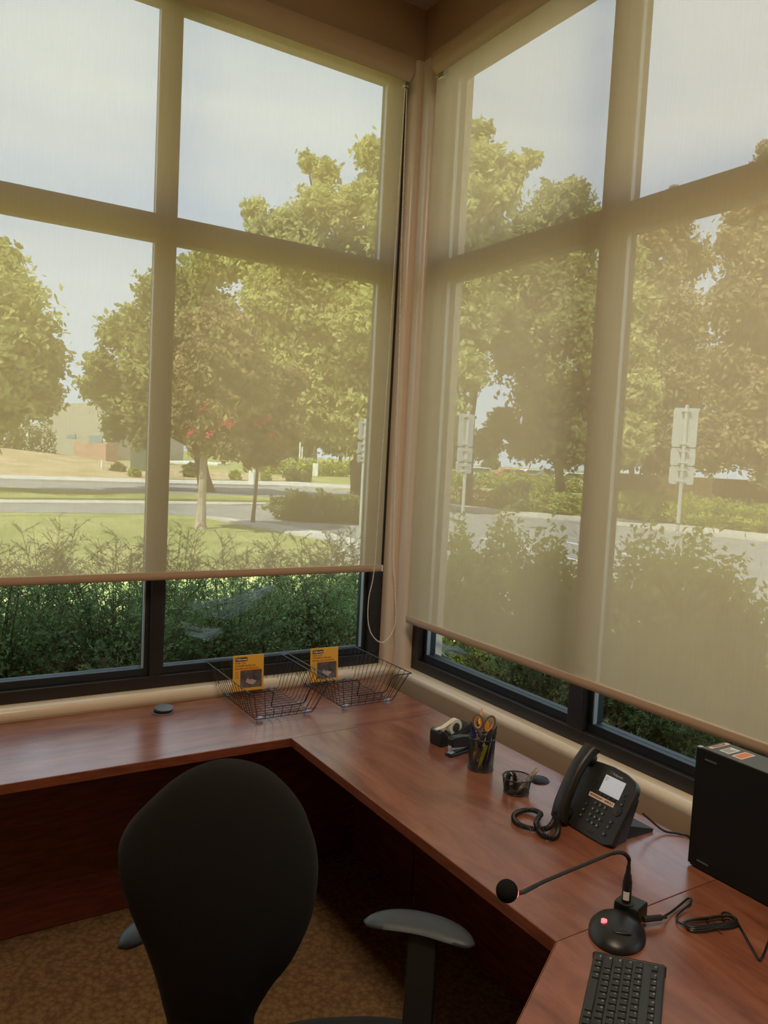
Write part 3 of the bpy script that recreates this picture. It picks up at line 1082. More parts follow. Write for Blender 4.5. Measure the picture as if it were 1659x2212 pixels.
pen_to('pen', (-.024, .010, .005), 1045, 1588, zt + .115, .0060, (M['clearpen'], M['ink']), 'short black capped pen leaning left behind the marker')

# scissors
sc_o = CUP + Vector((-.004, .004, .006))
e = empty('scissors', sc_o)
tag(e, 'pair of scissors with grey and orange handles, points down in the mesh cup', 'scissors')
rt_ = Vector((.86, -.50, 0)).normalized()
up_ = (Vector((0, 0, 1.04)) + rt_ * .17).normalized()
S = frame_of(sc_o, rt_, up_)        # x right, y up in the plane of the scissors, z towards the viewer
def loop(cx, cy, a, b, rot, t, dz, n=28):
    pts = []
    for i in range(n):
        th = 2 * PI * i / n
        x, y = a * math.cos(th), b * math.sin(th)
        pts.append((cx + x * math.cos(rot) - y * math.sin(rot), cy + x * math.sin(rot) + y * math.cos(rot), dz))
    return pts
for k, (cx, cy, a, b, rot, dz, bx) in enumerate([(-.012, .147, .0145, .023, .10, .002, .008), (.026, .139, .0150, .027, -.35, -.003, -.006)]):
    h = MB()
    h.xf = S
    h.tube(loop(cx, cy, a, b, rot, 0, dz), .0042, 8, closed=True)
    h.tube(smooth_path([(cx + bx * -.2, cy - b * .95, dz), (cx * .6 + bx * .4, cy - b - .012, dz), (bx * .6, .088, dz * .5), (bx * .5, .078, dz * .3)], 5), [.0052] * 16, 8)
    ho = build('handle', h, M['sgrey'], e)
    q = MB()
    q.xf = S
    q.tube(loop(cx, cy, a * .80, b * .84, rot, 0, dz + .001), .0028, 8, closed=True)
    if k:
        q.sphere((cx - .007, cy - .006, dz + .001), .0065, .0185, .003, nu=12, nv=8)
    build('handle_lining', q, M['orange'], ho)
    bl_ = MB()
    bl_.xf = S
    s_ = -1 if k else 1
    bl_.add([(s_ * .004, .080, dz * .4), (-s_ * .006, .080, dz * .4), (-s_ * .002, .0, dz * .4), (0, -.002, dz * .4), (s_ * .004, .080, dz * .4 + .0014), (-s_ * .006, .080, dz * .4 + .0014), (-s_ * .002, .0, dz * .4 + .0014), (0, -.002, dz * .4 + .0014)],
            [(0, 1, 2, 3), (4, 7, 6, 5), (0, 4, 5, 1), (1, 5, 6, 2), (2, 6, 7, 3), (3, 7, 4, 0)])
    build('blade', bl_, M['steel'], e, smooth=False)
m_ = MB()
m_.xf = S
m_.cyl((0, .078, -.004), (0, .078, .005), .004, n=12)
build('pivot', m_, M['steel'], e)

# things in the bowl
e = empty('stapler_remover', TR + Vector((-.012, .012, .004)), math.radians(-20))
tag(e, 'black pinch staple remover standing in the mesh bowl', 'staple remover')
for s_ in (-1, 1):
    j = MB()
    j.xf = Matrix.Rotation(PI / 2, 4, 'X')
    j.prism([(s_ * .003, .052), (s_ * .010, .054), (s_ * .015, .040), (s_ * .017, .016), (s_ * .012, .001), (s_ * .006, .003), (s_ * .008, .020)][::s_], -.008, .008)
    build('jaw', j, M['black'], e, local=True, bevel=.002)
j = MB().cyl((0, -.009, .046), (0, .009, .046), .004, n=12)
build('hinge', j, M['steel'], e, local=True)
e.name = 'staple_remover'
m_ = MB()
cc = TR + Vector((.012, .000, .006))
e = empty('binder_clip', cc, .6)
tag(e, 'small black binder clip lying in the mesh bowl', 'binder clip')
m_.xf = Matrix.Rotation(PI / 2, 4, 'X')
m_.prism([(-.010, 0), (.010, 0), (.001, .017), (-.001, .017)], -.013, .013)
build('clip_body', m_, M['black'], e, local=True, bevel=.001)
m_ = MB()
m_.tube(smooth_path([(-.001, -.006, .016), (-.004, -.007, .028), (-.006, 0, .034), (-.004, .007, .028), (-.001, .006, .016)], 6), .0007, 6)
build('clip_lever', m_, M['steel'], e, local=True)
pen('pen', TR + Vector((-.020, -.022, .008)), at(1162, 1660, 2, DT + .063), .0062, (M['brownclear'], M['brownclear']),
    'mottled correction pen with grey tip leaning out of the low mesh bowl', 'pen', None)

# ------------------------------------------------------------------ telephone
ph = empty('telephone', (1.560, 1.405, DT), -PI / 2)
tag(ph, 'black office desk telephone with lit screen and name label', 'telephone')
# local: x right (towards the keyboard), y back to the wall, z up
TILT = math.radians(58)
F = Matrix.Translation((0, 0.0, .010)) @ Matrix.Rotation(TILT, 4, 'X')      # face plane: x right, y up the face, z out
W2, HL = .095, .185
m_ = MB()
m_.xf = F
bow = [(-W2 + .0, .0), (-.04, -.006), (.02, -.009), (.070, -.008), (W2, .002), (W2 + .001, .150), (W2 - .004, .164), (.080, .174), (.045, .184), (.0, .187), (-.04, .184), (-W2, .178)]
m_.prism(bow, -.020, .0)
body = build('body', m_, M['phone'], ph, local=True, bevel=.004, seg=3)
# back shell and foot
m_ = MB()
c_, s_ = math.cos(TILT), math.sin(TILT)
m_.add([(-.085, .016, .004), (.085, .016, .004), (.082, .098, .135), (-.082, .098, .135), (-.080, .070, .002), (.080, .070, .002), (.078, .112, .100), (-.078, .112, .100)],
       [(0, 1, 2, 3)[::-1], (4, 5, 6, 7), (0, 4, 7, 3)[::-1], (1, 2, 6, 5)[::-1], (0, 1, 5, 4), (3, 7, 6, 2)])
build('back_shell', m_, M['phone'], ph, local=True, bevel=.003)
m_ = MB()
m_.add([(-.070, .050, .0), (.070, .050, .0), (.075, .185, .0), (-.075, .185, .0), (-.070, .050, .006), (.070, .050, .006), (.075, .188, .008), (-.075, .188, .008), (-.06, .09, .030), (.06, .09, .030)],
       [(0, 1, 2, 3)[::-1], (0, 4, 5, 1)[::-1], (4, 5, 9, 8)[::1], (8, 9, 6, 7), (1, 5, 6, 2), (5, 9, 6), (0, 3, 7, 4), (4, 7, 8), (2, 6, 7, 3)])
build('foot', m_, M['phone'], ph, local=True, bevel=.0015)
FW = wm(ph) @ F
def fbox(nm, x0, x1, y0, y1, z0, z1, mat, parent=ph, bevel=0.0):
    b = MB()
    b.xf = FW
    b.box(x0, x1, y0, y1, z0, z1)
    return build(nm, b, mat, parent, bevel=bevel)
lcd = fbox('screen', -.010, .058, .112, .160, .0, .0012, M['lcd'], bevel=.0005)
fbox('screen_print', -.006, .004, .152, .154, .0012, .0015, M['greyprint'], lcd)
fbox('screen_print', -.004, .000, .145, .149, .0012, .0015, M['greyprint'], lcd)
fbox('screen_print', -.006, .030, .1155, .1165, .0012, .0015, M['greyprint'], lcd)
fbox('screen_print', .048, .054, .1155, .1165, .0012, .0015, M['greyprint'], lcd)
lb = fbox('name_label', -.034, .052, .0885, .1005, .0, .0008, M['label'])
text('label_text', 'PATHOLOGY - OFFICE 2', .0072, FW @ Matrix.Translation((.009, .0944, .0010)), M['ink'], lb, .00025)
text('logo_text', 'Polycom', .0095, FW @ Matrix.Translation((.026, .1685, .0006)), M['greyprint'], ph, .0001)
lg = MB()
lg.xf = FW @ Matrix.Translation((.002, .170, .0))
for k in range(3):
    lg.sphere((.003 * math.cos(k * 2.09 + .5), .003 * math.sin(k * 2.09 + .5), 0), .0022, .0022, .0006, nu=8, nv=4)
build('logo_mark', lg, M['sgrey'], ph)
def btn(x, y, rx, ry, s=None, size=.006, h=.003):
    b = MB()
    b.xf = FW @ Matrix.Translation((x, y, 0)) @ Matrix.Diagonal((rx, ry, 1, 1))
    b.lathe([(1.0, -.001), (1.0, h * .6), (.85, h), (.01, h * 1.05)], 16)
    o = build('button', b, M['keyp'], ph)
    if s:
        text('button_print', s, size, FW @ Matrix.Translation((x, y, h * 1.1)), M['greyprint'], o, .0002)
for r_, row in enumerate(['123', '456', '789', '*0#']):
    for c, s in enumerate(row):
        btn(-.002 + c * .0165, .079 - r_ * .0168, .0062, .0048, s, .0075)
for k in range(3):
    btn(-.028, .066 - k * .0165, .0052, .0048, ['i', 'm', 'A'][k], .006)
for k in range(4):
    btn(.002 + k * .0145, .1065, .0045, .0028)
for k in range(3):
    btn(-.022 - (k % 2) * .004, .120 + k * .013, .0038, .0022)
btn(.067, .128, .0045, .0022)
btn(.074, .134, .0045, .0022)
btn(.073, .118, .0045, .0022)
btn(.072, .106, .0055, .0050, 'o', .006)
b = MB()
b.xf = FW @ Matrix.Translation((.068, .085, 0))
b.lathe([(.0125, -.001), (.0125, .0025), (.010, .0035), (.006, .0030), (.0058, .0045), (.001, .0048)], 28)
build('navigation_ring', b, M['keyp'], ph)
for k, (x, y, s) in enumerate([(.0645, .054, 'c'), (.063, .040, 'c'), (.060, .019, 'o')]):
    btn(x, y, .0058 if k < 2 else .0068, .0052 if k < 2 else .0062, s, .007)
fbox('volume_bar', .004, .030, .0060, .0105, 0, .002, M['keyp'], bevel=.001)
fbox('side_badge', .091, .0915, .160, .166, 0, .001, M['greyprint'])
# handset on the left of the face
hs = MB()
pts = smooth_path([(-.072, -.010, .020), (-.073, .030, .036), (-.074, .090, .043), (-.075, .150, .040), (-.076, .196, .026), (-.076, .212, .016)], 6)
n_ = len(pts)
vs, fs = [], []
secs = 14
for i, p in enumerate(pts):
    f_ = i / (n_ - 1)
    wd = .0245 - .004 * math.sin(PI * f_) * 1.0
    th = .015 + .006 * abs(2 * f_ - 1) ** 2
    if i == 0 or i == n_ - 1:
        wd *= .78
        th *= .72
    for k in range(secs):
        a = 2 * PI * k / secs
        ca, sa = math.cos(a), math.sin(a)
        vs.append((p.x + wd * math.copysign(abs(ca) ** .65, ca), p.y, p.z - .004 + th * math.copysign(abs(sa) ** .65, sa)))
for i in range(n_ - 1):
    for k in range(secs):
        k2 = (k + 1) % secs
        fs.append((i * secs + k, i * secs + k2, (i + 1) * secs + k2, (i + 1) * secs + k))
fs.append(tuple(range(secs))[::-1])
fs.append(tuple(range((n_ - 1) * secs, n_ * secs)))
hs.xf = FW
hs.add(vs, fs)
# ear and mouth pieces reaching the cradle
hs.xf = FW @ Matrix.Translation((-.075, .180, .004))
hs.lathe([(.018, -.004), (.021, .004), (.021, .022)], 20)
hs.xf = FW @ Matrix.Translation((-.072, .018, .004))
hs.lathe([(.018, -.004), (.021, .004), (.021, .020)], 20)
hso = build('handset', hs, M['phone'], ph, ang=70)
b = MB()
b.xf = FW
b.box(-.085, -.060, -.0126, -.0118, .018, .022)
text('handset_print', 'Polycom', .006, FW @ frame_of((-.070, .004, .0405), (1, 0, 0), (0, 1, 0)), M['greyprint'], hso)
# coiled cord
cp = [(1203, 1766), (1206, 1790), (1200, 1806), (1184, 1810), (1166, 1797), (1158, 1780), (1164, 1765), (1168, 1758), (1155, 1751), (1134, 1750), (1114, 1757), (1110, 1768), (1122, 1781), (1144, 1789), (1166, 1791), (1184, 1788), (1196, 1772), (1202, 1752)]
zs = [.030, .014, .009, .009, .012, .020, .024, .020, .012, .009, .009, .009, .009, .009, .010, .012, .020, .038]
cpath = smooth_path([at(x, y, 2, DT + z) for (x, y), z in zip(cp, zs)], 14)
hel = []
acc = 0
ref = Vector((0, 0, 1))
pitch = .0042
cum = [0]
for a, b in zip(cpath[:-1], cpath[1:]):
    cum.append(cum[-1] + (b - a).length)
tot = cum[-1]
ns = int(tot / pitch * 9)
ci = 0
for i in range(ns + 1):
    s_ = tot * i / ns
    while ci < len(cum) - 2 and cum[ci + 1] < s_:
        ci += 1
    t = (s_ - cum[ci]) / max(cum[ci + 1] - cum[ci], 1e-9)
    p = cpath[ci].lerp(cpath[ci + 1], t)
    d = (cpath[ci + 1] - cpath[ci]).normalized()
    u = d.cross(ref).normalized()
    v = u.cross(d)
    a = 2 * PI * s_ / pitch
    hel.append(p + (u * math.cos(a) + v * math.sin(a)) * .0058)
m_ = MB().tube(hel, .0016, 5)
build('coiled_cord', m_, M['phone'], ph)
m_ = MB().tube(smooth_path([(1.70, 1.33, .80), (1.735, 1.335, .775), (1.765, 1.31, .748), (1.795, 1.285, .7445), (1.815, 1.26, .735), (1.83, 1.22, .66), (1.83, 1.2, .5)], 6), .0028, 8)
build('line_cord', m_, M['black'], ph)

# ------------------------------------------------------------------ gooseneck microphone
mc = empty('desk_microphone', (1.305, 1.055, DT))
tag(mc, 'black gooseneck desk microphone with red lit button', 'microphone')
ang = math.atan2(.045, .060)
m_ = MB()
m_.xf = Matrix.Translation((1.292, 1.054, DT)) @ Matrix.Rotation(ang, 4, 'Z') @ Matrix.Diagonal((1.38, 1.04, 1, 1))
m_.lathe([(.054, 0), (.056, .003), (.055, .009), (.050, .016), (.040, .024), (.026, .029), (.012, .031), (.001, .0315)], 40)
build('base', m_, M['black'], mc)
m_ = MB()
m_.xf = Matrix.Translation((1.362, 1.083, DT)) @ Matrix.Rotation(math.radians(15), 4, 'Z')
m_.box(-.020, .032, -.028, .028, 0, .036)
build('connector_block', m_, M['black'], mc, bevel=.004)
m_ = MB()
m_.xf = Matrix.Translation((1.352, 1.085, DT + .036))
m_.lathe([(.017, 0), (.017, .002), (.014, .0025)], 24)
build('socket_ring', m_, M['blackm'], mc)
m_ = MB()
m_.xf = Matrix.Translation((1.352, 1.085, DT + .038))
m_.lathe([(.0095, 0), (.0100, .006), (.0100, .046), (.0085, .052), (.0075, .060), (.0052, .066), (.0046, .080)], 20)
build('stem_connector', m_, M['black'], mc)
m_ = MB()
zb = DT + .038
m_.xf = Matrix.Translation((1.352, 1.085, 0)) @ Matrix.Rotation(math.radians(215), 4, 'Z')
vs, fs = [], []
for i in range(7):
    a = math.radians(-38 + 76 * i / 6)
    for z in (zb + .008, zb + .027):
        vs.append((.0104 * math.cos(a), .0104 * math.sin(a), z))
fs = [(2 * i, 2 * i + 2, 2 * i + 3, 2 * i + 1) for i in range(6)]
m_.add(vs, fs)
build('serial_sticker', m_, M['white'], mc)
neck = smooth_path([(1.352, 1.085, .855), (1.3515, 1.085, .872), (1.343, 1.086, .884), (1.325, 1.088, .894), (1.302, 1.091, .895), (1.270, 1.095, .890), (1.20, 1.098, .883), (1.115, 1.099, .876), (1.075, 1.098, .871), (1.055, 1.096, .871), (1.036, 1.094, .876)], 7)
rr = [.0034] * len(neck)
for i in range(len(neck)):
    f_ = i / (len(neck) - 1)
    rr[i] = .0036 if f_ < .10 else (.0046 if f_ < .40 else (.0038 if f_ < .74 else .0044))
m_ = MB().tube(neck, rr, 10)
build('gooseneck', m_, M['black'], mc)
hd = neck[-1] + (neck[-1] - neck[-3]).normalized() * .022 + Vector((0, .004, .002))
m_ = MB()
m_.sphere(hd, .0215, nu=28, nv=18)
build('foam_windscreen', m_, M['foam'], mc)
dv = (neck[-1] - neck[-3]).normalized()
m_ = MB().cyl(neck[-1] - dv * .006, neck[-1] + dv * .002, .0050, .0088, 16)
build('capsule_collar', m_, M['black'], mc)
m_ = MB().cyl(neck[-1] + dv * .0008, neck[-1] + dv * .0045, .0090, .0092, 20)
build('red_light_ring', m_, M['redled'], mc)
bp_ = at(1305, 1989, 2, DT + .0300)
m_ = MB()
m_.xf = Matrix.Translation(bp_) @ Matrix.Rotation(ang, 4, 'Z')
m_.prism([(-.006, -.003), (-.003, -.006), (.003, -.006), (.006, -.003), (.006, .003), (.003, .006), (-.003, .006), (-.006, .003)], -.004, .0025)
build('talk_button', m_, M['redled'], mc, bevel=.0008)
m_ = MB()
m_.xf = Matrix.Translation(at(1345, 2014, 2, DT + .0285)) @ Matrix.Rotation(math.radians(-38), 4, 'Z')
m_.sphere((0, 0, -.001), .020, .006, .0035, nu=20, nv=10)
build('thumb_ridge', m_, M['black'], mc)
# its cable: plug, loop, tied bundle, tail
ZC = DT + .006
m_ = MB().box(0, .022, -.006, .006, -.004, .005)
plug = MB()
pa, pb = at(1390, 1986, 2, DT + .018), at(1428, 1982, 2, DT + .016)
plug.cyl(pa, pb, .0065, .0062, 8)
plug.cyl(pb, pb + (pb - pa).normalized() * .014, .0045, .003, 8)
build('cable_plug', plug, M['blackm'], mc)
c1 = [(1432, 1981, .014), (1450, 1970, .006), (1470, 1954, .006), (1484, 1942, .008), (1493, 1941, .010), (1490, 1952, .008), (1474, 1966, .005), (1462, 1978, .005), (1464, 1990, .006), (1474, 1996, .008), (1490, 1999, .010)]
m_ = MB().tube(smooth_path([at(a, b, 2, DT + z) for a, b, z in c1], 6), .0024, 8)
b0, b1 = Vector((1.448, .992, DT)), Vector((1.548, .962, DT))
dd = (b1 - b0).normalized()
nn = Vector((-dd.y, dd.x, 0))
rnd = random.Random(5)
for k in range(7):
    off = (k - 3) * .0045
    pts = []
    rr_ = .013 + abs(k - 3) * .0034
    zz = .0035 + (2.8 - abs(k - 3) * .6) * .0034
    for i in range(24):
        a = 2 * PI * i / 24
        ex = math.copysign(min(abs(math.cos(a)) * .068, .060 + rnd.uniform(0, .002)), math.cos(a))
        waist = 0.62 + .38 * abs(math.cos(a))
        pts.append((b0 + b1) / 2 + dd * ex + nn * (math.sin(a) * (rr_ + .004) * waist) + Vector((0, 0, zz + .001 * math.sin(3 * a + k))))
    m_.tube(pts, .0023, 7, closed=True)
c2 = [(1565, 1990, .010), (1560, 1973, .009), (1576, 1974, .006), (1592, 1992, .003), (1614, 2030, .003), (1636, 2068, .003), (1644, 2072, .004), (1652, 2056, .003), (1664, 2026, .003), (1690, 1985, .003), (1740, 1960, .003)]
m_.tube(smooth_path([at(a, b, 2, DT + z) for a, b, z in c2], 6), .0024, 8)
build('cable', m_, M['black'], mc)
tie = MB()
mid = (b0 + b1) / 2
tie.tube([mid + nn * (.017 * math.cos(2 * PI * i / 16)) + Vector((0, 0, .0085 + .0078 * math.sin(2 * PI * i / 16))) for i in range(16)], .0010, 5, closed=True)
tie.tube([mid - nn * .016 + Vector((0, 0, .004)), mid - nn * .030 + dd * .006 + Vector((0, 0, .0015))], .0009, 5)
build('cable_tie', tie, M['wire'], mc)

# ------------------------------------------------------------------ keyboard
kb = empty('keyboard', (1.187, 1.020, DT), math.radians(-144))
tag(kb, 'black computer keyboard with white legends on the slanted desk section', 'keyboard')
KD = .133
KL = .405
m_ = MB()
m_.xf = Matrix.Rotation(PI / 2, 4, 'Z') @ Matrix.Rotation(PI / 2, 4, 'X')
prof = [(0, .0), (KD, .0), (KD, .020), (KD - .004, .022), (.004, .0125), (0, .010)]
mm = MB()
vs = []
for x in (0.0, KL):
    for y, z in prof:
        vs.append((x, y, z))
n = len(prof)
mm.add(vs, [(i, (i + 1) % n, (i + 1) % n + n, i + n)[::-1] for i in range(n)] + [tuple(range(n))[::-1], tuple(range(n, 2 * n))])
build('case', mm, M['keycase'], kb, local=True, bevel=.0025)
sl = math.atan2(.0095, KD)
def keytop(w_, d_):
    m__ = MB()
    a, b, h = w_ / 2, d_ / 2, .006
    i_ = .0014
    vs = [(-a, -b, 0), (a, -b, 0), (a, b, 0), (-a, b, 0), (-a + i_, -b + i_ * .6, h), (a - i_, -b + i_ * .6, h), (a - i_, b - i_ * 1.2, h), (-a + i_, b - i_ * 1.2, h)]
    m__.add(vs, [(3, 2, 1, 0), (4, 5, 6, 7), (0, 1, 5, 4), (1, 2, 6, 5), (2, 3, 7, 6), (3, 0, 4, 7)])
    return m__
U = .0186
rows = [
    (0, .0125, [('Ctrl', 1.25), ('Fn', 1), ('#', 1), ('Alt', 1), ('', 5.2), ('Alt', 1), ('=', 1), ('Ctrl', 1.25), ('<', 1), ('v', 1), ('>', 1)]),
    (1, .0312, [('Shift', 2.25), ('Z', 1), ('X', 1), ('C', 1), ('V', 1), ('B', 1), ('N', 1), ('M', 1), (', <', 1), ('. >', 1), ('/ ?', 1), ('Shift', 1.75), ('^', 1), ('End', 1)]),
    (2, .0499, [('Caps', 1.75), ('A', 1), ('S', 1), ('D', 1), ('F', 1), ('G', 1), ('H', 1), ('J', 1), ('K', 1), ('L', 1), ('; :', 1), ("' \"", 1), ('Enter', 2.25), ('Dn', 1)]),
    (3, .0686, [('Tab', 1.5), ('Q', 1), ('W', 1), ('E', 1), ('R', 1), ('T', 1), ('Y', 1), ('U', 1), ('I', 1), ('O', 1), ('P', 1), ('[ {', 1), ('] }', 1), ('\\', 1.5), ('Up', 1)]),
    (4, .0873, [('` ~', 1), ('1 !', 1), ('2 @', 1), ('3 #', 1), ('4 $', 1), ('5 %', 1), ('6 ^', 1), ('7 &', 1), ('8 *', 1), ('9 (', 1), ('0 )', 1), ('- _', 1), ('= +', 1), ('Back', 2), ('Hm', 1)]),
    (5, .1150, [('Esc', 1), (None, .45), ('F1', 1), ('F2', 1), ('F3', 1), ('F4', 1), (None, .35), ('F5', 1), ('F6', 1), ('F7', 1), ('F8', 1), (None, .35), ('F9', 1), ('F10', 1), ('F11', 1), ('F12', 1), (None, .3), ('Del', 1.3)]),
]
meshes = {}
legends = {}
for r_, yc, keys in rows:
    x = .008
    for s, wu in keys:
        if s is None:
            x += wu * U
            continue
        kw = round(wu * U - .0026, 5)
        kd = .0150 if r_ < 5 else .0125
        key_ = (kw, kd)
        if key_ not in meshes:
            o = build('key', keytop(*key_), M['key'], kb, local=True, bevel=.0008)
            meshes[key_] = o
        else:
            o = meshes[key_].copy()
            COL.objects.link(o)
        o.location = (x + wu * U / 2, yc, .0105 + yc / KD * .0095)
        o.rotation_euler = (sl, 0, 0)
        if s:
            if s not in legends:
                me = text_mesh(s, .0052 if len(s) < 3 else .0042, extrude=.00008, bold=.00012, align='LEFT')
                me.materials.clear()
                me.materials.append(M['greyprint'])
                legends[s] = me
            l_ = link('key_legend', legends[s], o)
            l_.location = (-kw / 2 + .0028, .0018, .0062)
        x += wu * U

# ------------------------------------------------------------------ computer tower
pc = empty('desktop_computer', (1.728, 1.0, DT))
tag(pc, 'black slim desktop computer standing upright at the right wall', 'computer')
build('case', MB().box(1.683, 1.775, .800, 1.168, DT + .004, DT + .300), M['pcside'], pc, bevel=.0015)
build('top_panel', MB().box(1.6835, 1.7745, .801, 1.160, DT + .3002, DT + .303), M['pctop'], pc, bevel=.001)
build('front_lip', MB().box(1.684, 1.774, 1.162, 1.176, DT + .006, DT + .297), M['pcside'], pc, bevel=.003)
build('release_latch', MB().box(1.684, 1.700, 1.164, 1.176, DT + .298, DT + .3015), M['steel'], pc, bevel=.0008)
for z in (DT + .023, DT + .277):
    build('vent_slot', MB().box(1.6815, 1.6832, 1.117, 1.149, z - .002, z + .0025), M['pctop'], pc, bevel=.0005)
for y in (.84, 1.12):
    build('rubber_foot', MB().box(1.69, 1.768, y - .012, y + .012, DT, DT + .004), M['black'], pc)
zt_ = DT + .3032
def sticker(nm, x0, x1, y0, y1, mat):
    return build(nm, MB().box(x0, x1, y0, y1, zt_, zt_ + .0004), mat, pc, smooth=False)
s1 = sticker('asset_label', 1.697, 1.771, 1.142, 1.153, M['label'])
text('label_text', 'PATHOLOGY', .0085, frame_of((1.734, 1.1475, zt_ + .0005), (1, 0, 0), (0, 1, 0)), M['ink'], s1, .0002)
s2 = sticker('service_label', 1.705, 1.752, 1.102, 1.128, M['white'])
for k in range(4):
    build('label_print', MB().box(1.710, 1.744 - .004 * (k % 3), 1.107 + k * .005, 1.109 + k * .005, zt_ + .0004, zt_ + .0006), M['ink'], s2, smooth=False)
s3 = sticker('orange_label_base', 1.701, 1.757, 1.066, 1.092, M['white'])
build('orange_field', MB().box(1.705, 1.753, 1.069, 1.089, zt_ + .0004, zt_ + .0006), M['orlabel'], s3, smooth=False)

# ------------------------------------------------------------------ office chair
chr_ = empty('office_chair', (0.74, 1.26, 0))
tag(chr_, 'black fabric swivel chair with rounded back and grey arm pads', 'office chair')
B = Vector((.56, 1.49, .691))
fw = Vector((.5, .87, 0)).normalized()
rv = Vector((fw.y, -fw.x, 0))
tt = math.radians(10)
uv = Vector((0, 0, 1)) * math.cos(tt) - fw * math.sin(tt)
nv = rv.cross(uv)                       # towards the sitter = away from the camera
out = [(.031, .367), (-.017, .355), (-.065, .325), (-.114, .274), (-.151, .226), (-.170, .178), (-.170, .129), (-.159, .077), (-.139, .021), (-.117, -.042), (-.100, -.115), (-.090, -.190), (-.075, -.250), (0.0, -.275), (.075, -.250), (.086, -.190), (.118, -.115), (.155, -.055), (.187, .034), (.197, .117), (.193, .181), (.177, .238), (.159, .280), (.129, .320), (.088, .354)]
out = [(a * 1.12, b * 1.12) for a, b in out]
sm = smooth_path([(a, b, 0) for a, b in out], 4, closed=True)
cen = Vector((.012, .10, 0))
cs = MB()
layers = []                              # (scale towards a spine, thickness offset)
nl = 9
vs, fs = [], []
nseg = len(sm)
for s_ in (1, -1):
    for j in range(nl):
        f_ = j / (nl - 1)
        th = PI / 2 * f_
        sc = math.cos(th) ** .72 if j < nl - 1 else .02
        hz = s_ * .036 * math.sin(th) ** .8
        for p in sm:
            q = cen + (p - cen) * sc
            # cupped back: sides curve forward, lumbar bulges
            curve = .9 * (q.x - cen.x) ** 2 - .055 * math.exp(-((q.y + .12) / .13) ** 2) * 0 + .35 * (q.y - .08) ** 2
            vs.append(B + rv * q.x + uv * q.y + (-nv) * 0 + fw * (curve + hz))
for s_i in (0, 1):
    base = s_i * nl * nseg
    for j in range(nl - 1):
        for k in range(nseg):
            k2 = (k + 1) % nseg
            q4 = (base + j * nseg + k, base + j * nseg + k2, base + (j + 1) * nseg + k2, base + (j + 1) * nseg + k)
            fs.append(q4 if s_i else q4[::-1])
    cap = tuple(base + (nl - 1) * nseg + k for k in range(nseg))
    fs.append(cap if s_i else cap[::-1])
cs.add(vs, fs)
build('backrest', cs, M['chair'], chr_, ang=85)
# seat
sf = Vector((.42, .91, 0)).normalized()
sr = Vector((sf.y, -sf.x, 0))
SCN = Vector((.768, 1.235, .44))
vs, fs = [], []
ns_ = 40
lay = [(.90, -.035), (.98, -.02), (1.0, .0), (.985, .018), (.93, .030), (.80, .036), (.5, .033), (.02, .030)]
for sc, z in lay:
    for k in range(ns_):
        a = 2 * PI * k / ns_
        ca, sa = math.cos(a), math.sin(a)
        x = .255 * math.copysign(abs(ca) ** .8, ca) * sc
        y = .235 * math.copysign(abs(sa) ** .8, sa) * sc
        vs.append(SCN + sr * x + sf * y + Vector((0, 0, z - .012 * max(0, (y - .1) / .13) ** 2)))
for j in range(len(lay) - 1):
    for k in range(ns_):
        k2 = (k + 1) % ns_
        fs.append((j * ns_ + k, j * ns_ + k2, (j + 1) * ns_ + k2, (j + 1) * ns_ + k))
fs.append(tuple(range(ns_))[::-1])
fs.append(tuple(range((len(lay) - 1) * ns_, len(lay) * ns_)))
m_ = MB()
m_.add(vs, fs)
build('seat', m_, M['chair'], chr_, ang=80)
m_ = MB()
m_.tube(smooth_path([B + uv * -.20 - fw * -.03, B + uv * -.27 - fw * 0.0, Vector((.66, 1.36, .39)), SCN + Vector((-.02, .0, -.05))], 6), .022, 10)
build('back_support', m_, M['black'], chr_)
m_ = MB().cyl(SCN + Vector((0, 0, -.06)), (SCN.x, SCN.y, .10), .026, n=20)
m_.cyl((SCN.x, SCN.y, .07), (SCN.x, SCN.y, .13), .042, .034, n=20)
m_.xf = Matrix.Translation((0, 0, 0))
m_.box(SCN.x - .10, SCN.x + .10, SCN.y - .10, SCN.y + .10, SCN.z - .065, SCN.z - .036)
build('gas_lift', m_, M['black'], chr_)
for k in range(5):
    a = 2 * PI * k / 5 + .3
    tip = Vector((SCN.x + .29 * math.cos(a), SCN.y + .29 * math.sin(a), .075))
    m_ = MB().tube([Vector((SCN.x, SCN.y, .105)), tip], [.024, .015], 8)
    lg_ = build('base_leg', m_, M['black'], chr_)
    c_ = MB()
    ax_ = Vector((-math.sin(a), math.cos(a), 0))
    c_.cyl(tip + ax_ * .008 - Vector((0, 0, .048)), tip + ax_ * .024 - Vector((0, 0, .048)), .026, n=18)
    c_.cyl(tip - ax_ * .024 - Vector((0, 0, .048)), tip - ax_ * .008 - Vector((0, 0, .048)), .026, n=18)
    c_.cyl(tip - Vector((0, 0, .05)), tip, .008, n=8)
    build('caster', c_, M['black'], lg_)

